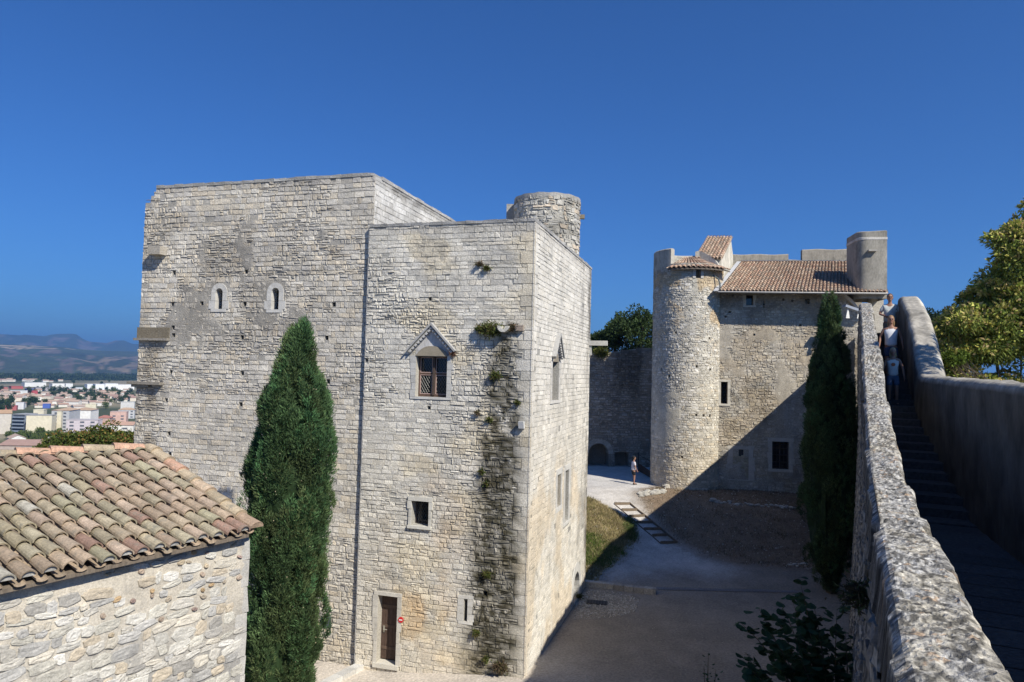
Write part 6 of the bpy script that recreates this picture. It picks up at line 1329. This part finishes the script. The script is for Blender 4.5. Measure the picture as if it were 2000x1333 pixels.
# ------------------------------------------------------------------ the town in the plain
ZP = -52.
def townpt(px, py): return atz(px, py, ZP)
def house_thing(px0, px1, ptop, pbase, wc, rc, label, kind='gable', depth=10, rot=0, win=0, cat='building', side=None, group=None, name='house'):
    a, b = townpt(px0, pbase), townpt(px1, pbase); mid = (a+b)/2; h = aty((px0+px1)/2, ptop, mid[1])[2]-ZP; w_ = np.linalg.norm((b-a)[:2]); d = (b-a)/np.linalg.norm(b-a); d[2] = 0; A = math.degrees(math.atan2(d[0], d[1]))+rot
    W = Wall(mid[:2]-azv(A)[:2]*w_/2, A, 1); t = thing(name, label, cat, (mid[0], mid[1], ZP), group); rh = 0 if kind == 'flat' else min(h*.3, 2.2); mb = MB()
    mb.wbox(W, 0, w_, ZP-1, ZP+h-rh, -depth, 0, wc); 
    if kind == 'gable': polybox_end = [W.P(u, ZP+h-rh, dd) for u, dd in ((0, 0), (0, -depth), (w_, -depth), (w_, 0))]; mb.add([W.P(0, ZP+h-rh, 0), W.P(0, ZP+h-rh, -depth), W.P(0, ZP+h-.2, -depth/2), W.P(w_, ZP+h-rh, 0), W.P(w_, ZP+h-rh, -depth), W.P(w_, ZP+h-.2, -depth/2)], [(0, 1, 2), (3, 5, 4)], wc)
    mb.build('wall', M['town'], t); mb = MB()
    if kind == 'gable':
        for s in (0, 1):
            e = .5 if s == 0 else -depth-.5; P = [W.P(-.4, ZP+h-rh-.2, e), W.P(w_+.4, ZP+h-rh-.2, e), W.P(w_+.4, ZP+h, -depth/2), W.P(-.4, ZP+h, -depth/2)]; mb.hexa([p-up3*.15 for p in P]+[p+up3*.1 for p in P], rc)
    elif kind == 'hip':
        P = [W.P(-.5, ZP+h-rh, .5), W.P(w_+.5, ZP+h-rh, .5), W.P(w_+.5, ZP+h-rh, -depth-.5), W.P(-.5, ZP+h-rh, -depth-.5), W.P(depth*.4, ZP+h, -depth/2), W.P(max(w_-depth*.4, depth*.4+.5), ZP+h, -depth/2)]; mb.add(P, [(0, 1, 5, 4), (1, 2, 5), (2, 3, 4, 5), (3, 0, 4)], rc)
    else: mb.wbox(W, -.2, w_+.2, ZP+h, ZP+h+.3, -depth-.2, .2, rc)
    mb.build('roof', M['town'], t)
    if win:
        nf = max(1, int((h-rh)/2.9)); nc_ = max(1, int(w_/win))
        for fl_ in range(nf):
            for c in range(nc_):
                g = MB(); u = w_*(c+.5)/nc_; z = ZP+1+fl_*2.9; g.wbox(W, u-win*.22, u+win*.22, z, z+1.4, .0, .04, (.1, .11, .13)); g.build('window', M['town'], t)
    if side: # balconies
        for k in range(int((h-rh)/2.8)): g = MB(); g.wbox(W, side[0]*w_, side[1]*w_, ZP+2.6+k*2.8, ZP+3.6+k*2.8, 0, 1.3, (.2, .24, .3)); g.wbox(W, side[0]*w_, side[1]*w_, ZP+3.6+k*2.8, ZP+5.1+k*2.8, 0.0, .05, (.05, .06, .08)); g.build('balcony', M['town'], t)
    return t
CREAM = (.62, .57, .43); WHT = (.66, .64, .6); RED = (.36, .22, .16); TANR = (.40, .29, .2)
house_thing(50, 99, 812, 852, CREAM, (.3, .3, .3), 'blank cream end wall of the nearest apartment block, with trees at its foot', 'flat', 13, -4)
house_thing(20, 50, 810, 850, (.2, .23, .28), (.3, .31, .32), 'blue grey balconied front of the nearest apartment block', 'flat', 14, 18, side=(.05, .95))
house_thing(63, 83, 801, 846, CREAM, CREAM, 'square cream stair tower rising behind the nearest apartment block', 'flat', 8, 0)
house_thing(98, 134, 797, 845, (.42, .43, .44), TANR, 'grey and cream long apartment block with a glazed stairwell', 'hip', 22, 6, win=5)
house_thing(134, 176, 797, 836, (.7, .69, .66), TANR, 'bright white blank gable of the long apartment block', 'hip', 22, 4)
house_thing(109, 118, 804, 848, CREAM, CREAM, 'narrow cream pier projecting from the long apartment block', 'flat', 3, 4)
house_thing(128, 190, 821, 850, (.52, .47, .49), (.4, .37, .38), 'low pale lilac building in front of the white gable', 'flat', 12, 2, win=7)
house_thing(189, 214, 812, 832, (.42, .3, .25), (.34, .15, .12), 'dark red roofed house left of the salmon pink building', 'hip', 10, 5)
house_thing(214, 246, 805, 828, (.56, .38, .32), (.48, .36, .32), 'salmon pink building among the white houses', 'flat', 11, 0, win=6)
house_thing(230, 262, 797, 818, (.5, .5, .5), TANR, 'grey balconied block at the foot of the keep edge', 'hip', 12, 0, win=5)
house_thing(193, 260, 825, 848, (.64, .62, .57), (.42, .27, .2), 'long white terrace with brown sloping roofs beside the keep', 'gable', 14, 3, win=9)
house_thing(235, 262, 786, 803, (.55, .54, .52), (.5, .5, .48), 'pale grey flat roofed block next to the keep, topmost of the near houses', 'flat', 12, 0)
house_thing(166, 187, 790, 806, CREAM, CREAM, 'plain cream box building right of the tan roofed block', 'flat', 10, 0)
house_thing(-2, 20, 802, 848, (.5, .47, .42), (.40, .27, .17), 'beige house with a tan roof at the far left edge', 'gable', 18, -20)
house_thing(-4, 7, 816, 846, (.66, .62, .58), (.45, .1, .09), 'white house with a red awning cut by the left edge', 'flat', 8, 0)
house_thing(-4, 35, 849, 876, (.66, .65, .62), (.4, .3, .24), 'small white gabled house in front, with one dark window', 'gable', 9, 60)
house_thing(-6, 78, 862, 905, (.42, .35, .3), (.33, .22, .18), 'wide mottled red roofed house just above the tiled ridge, with chimneys', 'gable', 20, 4)
house_thing(15, 82, 878, 925, (.38, .33, .28), (.38, .24, .17), 'lower orange roof with a pale wall panel above the ridge', 'gable', 14, 8)
house_thing(84, 112, 855, 885, (.4, .38, .34), (.36, .33, .29), 'grey stone house gable beside the rusty tipped tree', 'gable', 12, 10)
house_thing(30, 46, 787, 800, (.6, .6, .6), (.55, .55, .55), 'white shed below the blue roof line at left', 'flat', 9, 0)
house_thing(10, 32, 793, 802, (.4, .12, .12), (.38, .1, .1), 'long dark red low building left of the white shed', 'flat', 8, 0)
house_thing(83, 97, 790, 798, (.08, .13, .4), (.07, .12, .42), 'bright blue roofed small building', 'flat', 10, 0)
for i, (x0, x1, yt, yb, c, l) in enumerate(((186, 204, 751, 764, (.72, .74, .76), 'white box shaped hangar with a dark square doorway'), (170, 186, 751, 762, (.68, .7, .72), 'white hangar left of the one with the doorway'), (205, 230, 750, 763, (.72, .73, .74), 'white curved roof warehouse right of the doorway hangar'), (128, 142, 750, 758, (.66, .67, .66), 'small white warehouse with two dark bays'), (102, 126, 750, 758, (.7, .7, .68), 'white warehouse left of the one with two dark bays'), (48, 90, 748, 756, (.66, .66, .64), 'long low white warehouse on the left'), (135, 165, 758, 764, (.6, .64, .68), 'low pale blue white shed in front of the hangars'), (230, 262, 752, 762, (.7, .7, .7), 'white warehouse beside the keep ledge'), (20, 55, 764, 771, (.6, .62, .62), 'pale shed roof left of the red and blue roofs'), (22, 45, 755, 760, (.35, .1, .09), 'long red industrial roof at left'), (55, 74, 764, 770, (.4, .08, .09), 'short red roof beside the blue one'), (52, 68, 760, 764, (.1, .13, .35), 'small blue industrial roof between grey and red ones'), (70, 128, 758, 764, (.32, .31, .33), 'wide grey industrial roof'), (0, 15, 757, 763, (.38, .14, .12), 'red roof at the left edge of the industrial strip'))):
    house_thing(x0, x1, yt, yb, c, tuple(np.array(c)*.95), l, 'flat', 22, 0, name='warehouse', cat='warehouse')
rn = random.Random(77); roofs = ((.33, .22, .17), (.37, .28, .22), (.30, .2, .165), (.36, .29, .24)); protos = []
def small_house(kind, loc):
    t = thing('house', '', 'house', loc, 'small houses in the plain'); L, Dp, h, r = ((12, 8, 4, 1.8), (16, 8, 5, 2), (10, 8, 5.5, 2), (20, 9, 4, 2))[kind]; x, y, z = loc; wc = ((.6, .57, .5), (.66, .64, .6), (.6, .54, .45), (.65, .6, .55))[kind]; rc = roofs[kind]
    mb = MB(); mb.box((x-L/2, y-Dp/2, z-1), (x+L/2, y+Dp/2, z+h), wc); mb.add([(x-L/2, y-Dp/2, z+h), (x-L/2, y+Dp/2, z+h), (x-L/2, y, z+h+r-.1), (x+L/2, y-Dp/2, z+h), (x+L/2, y+Dp/2, z+h), (x+L/2, y, z+h+r-.1)], [(0, 1, 2), (3, 5, 4)], wc); mb.build('wall', M['town'], t)
    mb = MB()
    for s in (-1, 1): P = [np.array(p) for p in ((x-L/2-.4, y+s*(Dp/2+.5), z+h-.3), (x+L/2+.4, y+s*(Dp/2+.5), z+h-.3), (x+L/2+.4, y, z+h+r), (x-L/2-.4, y, z+h+r))]; mb.hexa([p-up3*.12 for p in P]+[p+up3*.12 for p in P], rc)
    mb.build('roof', M['town'], t); return t
lab = ('low cream house with a terracotta roof in the suburb on the plain', 'long low white house with a terracotta roof in the suburb on the plain', 'taller sand coloured house with a red brown roof in the suburb on the plain', 'long terrace with a faded pink roof in the suburb on the plain')
spots = []
for row, (y0, y1, n, dens) in enumerate(((740, 747, 26, 1), (765, 772, 14, 1), (772, 780, 34, 1), (780, 790, 30, 1), (790, 800, 14, 1))):
    for i in range(n): x = rn.uniform(-6, 262) if row != 0 else rn.uniform(-6, 120); spots.append((x, rn.uniform(y0, y1)))
for i, (px, py) in enumerate(spots):
    p = townpt(px, py); k = i % 4
    if i < 4: t = small_house(k, tuple(p)); protos.append(t)
    else:
        s_ = protos[k]; t = s_.copy(); COL.objects.link(t); t.location = tuple(p)
        for ch in s_.children: c = ch.copy(); COL.objects.link(c); c.parent = t
    t.rotation_euler = (0, 0, R_(rn.uniform(-30, 30)+25)); f = rn.uniform(.8, 1.15); t.scale = (f, f, f); t['label'] = lab[k]; t['group'] = ('low cream houses', 'long white houses', 'sand coloured houses', 'faded terraces')[k]+' of the suburb'
# town trees
def treemesh(seed, n=420, pal=OAK):
    rs = np.random.RandomState(seed); c = rs.normal(size=(7, 3))*np.array([1.6, 1.6, 1.2])+np.array([0, 0, 5.]); return leafcloud(c, np.full(7, 2.1), n, 1.3, rs, pal)
tp = []
for k in range(3):
    rt = thing('tree', '', 'tree', (0, 0, 0)); V, F, C = treemesh(200+k, 420, ((.04, .07, .02), (.05, .09, .025), (.035, .055, .02)) if k < 2 else ((.09, .13, .03), (.11, .14, .035))); mesh('crown', V, F, M['foliage'], rt, C); mb = MB(); mb.tube([(0, 0, -1), (0, 0, 5)], [.35, .2], 6); mb.build('trunk', M['bark'], rt, use=False); tp.append(rt)
pos = [(rn.uniform(-5, 262), rn.uniform(742, 800)) for i in range(46)]+[(rn.uniform(110, 262), rn.uniform(764, 776)) for i in range(46)]+[(rn.uniform(150, 262), rn.uniform(776, 792)) for i in range(26)]+[(rn.uniform(40, 76), rn.uniform(786, 802)) for i in range(10)]+[(rn.uniform(0, 22), rn.uniform(788, 808)) for i in range(8)]+[(x, 858+rn.uniform(-3, 8)) for x in range(16, 116, 4)]
used = [0, 0, 0]
for i, (px, py) in enumerate(pos):
    k = 2 if py > 850 else i % 2 if i % 7 else 2; s_ = tp[k]
    if used[k]: t = s_.copy(); COL.objects.link(t); [ (lambda c: (COL.objects.link(c), setattr(c, 'parent', t)))(ch.copy()) for ch in s_.children]
    else: t = s_
    used[k] += 1; t.location = tuple(townpt(px, py)); f = rn.uniform(.7, 1.25)*(1. if py < 850 else .75); t.scale = (f, f, f*rn.uniform(.8, 1.3)); t.rotation_euler = (0, 0, rn.uniform(0, 6))
    t['label'] = ('dark round broadleaf tree among the suburb houses', 'mid green spreading tree among the suburb houses', 'light green leafy tree in the town below the castle')[k]; t['group'] = ('dark trees of the suburb', 'mid green trees of the suburb', 'light green trees of the town')[k]
# far woodland belt
rs = np.random.RandomState(9); cs = []; rr = []
for i in range(420): px = rs.uniform(-60, 300); py = rs.uniform(734.5, 742); p = townpt(px, py+2.0); cs.append((p[0], p[1], ZP+5)); rr.append((rs.uniform(15, 30), rs.uniform(15, 30), rs.uniform(5, 10)))
V, F, C = leafcloud(cs, rr, 26000, 7., rs, ((.035, .06, .025), (.045, .07, .03), (.03, .05, .02))); tag(mesh('woodland', V, F, M['foliage'], None, C), 'dark belt of woodland at the far edge of the plain', 'woodland', None, 'stuff')
# ------------------------------------------------------------------ haze
hz_ = bpy.data.materials.new('haze'); hz_.use_nodes = True; N = hz_.node_tree.nodes; N.remove(N['Principled BSDF']); pv = N.new('ShaderNodeVolumePrincipled'); pv.inputs['Color'].default_value = (.22, .5, 1, 1); pv.inputs['Density'].default_value = 1.05e-4; pv.inputs['Anisotropy'].default_value = .2; hz_.node_tree.links.new(pv.outputs[0], N['Material Output'].inputs['Volume'])
mb = MB(); mb.box((-17500, -17500, -70), (17500, 17500, 560)); tag(mb.build('haze', hz_, use=False), 'thin blue summer haze over the plain', 'haze', None, 'stuff')
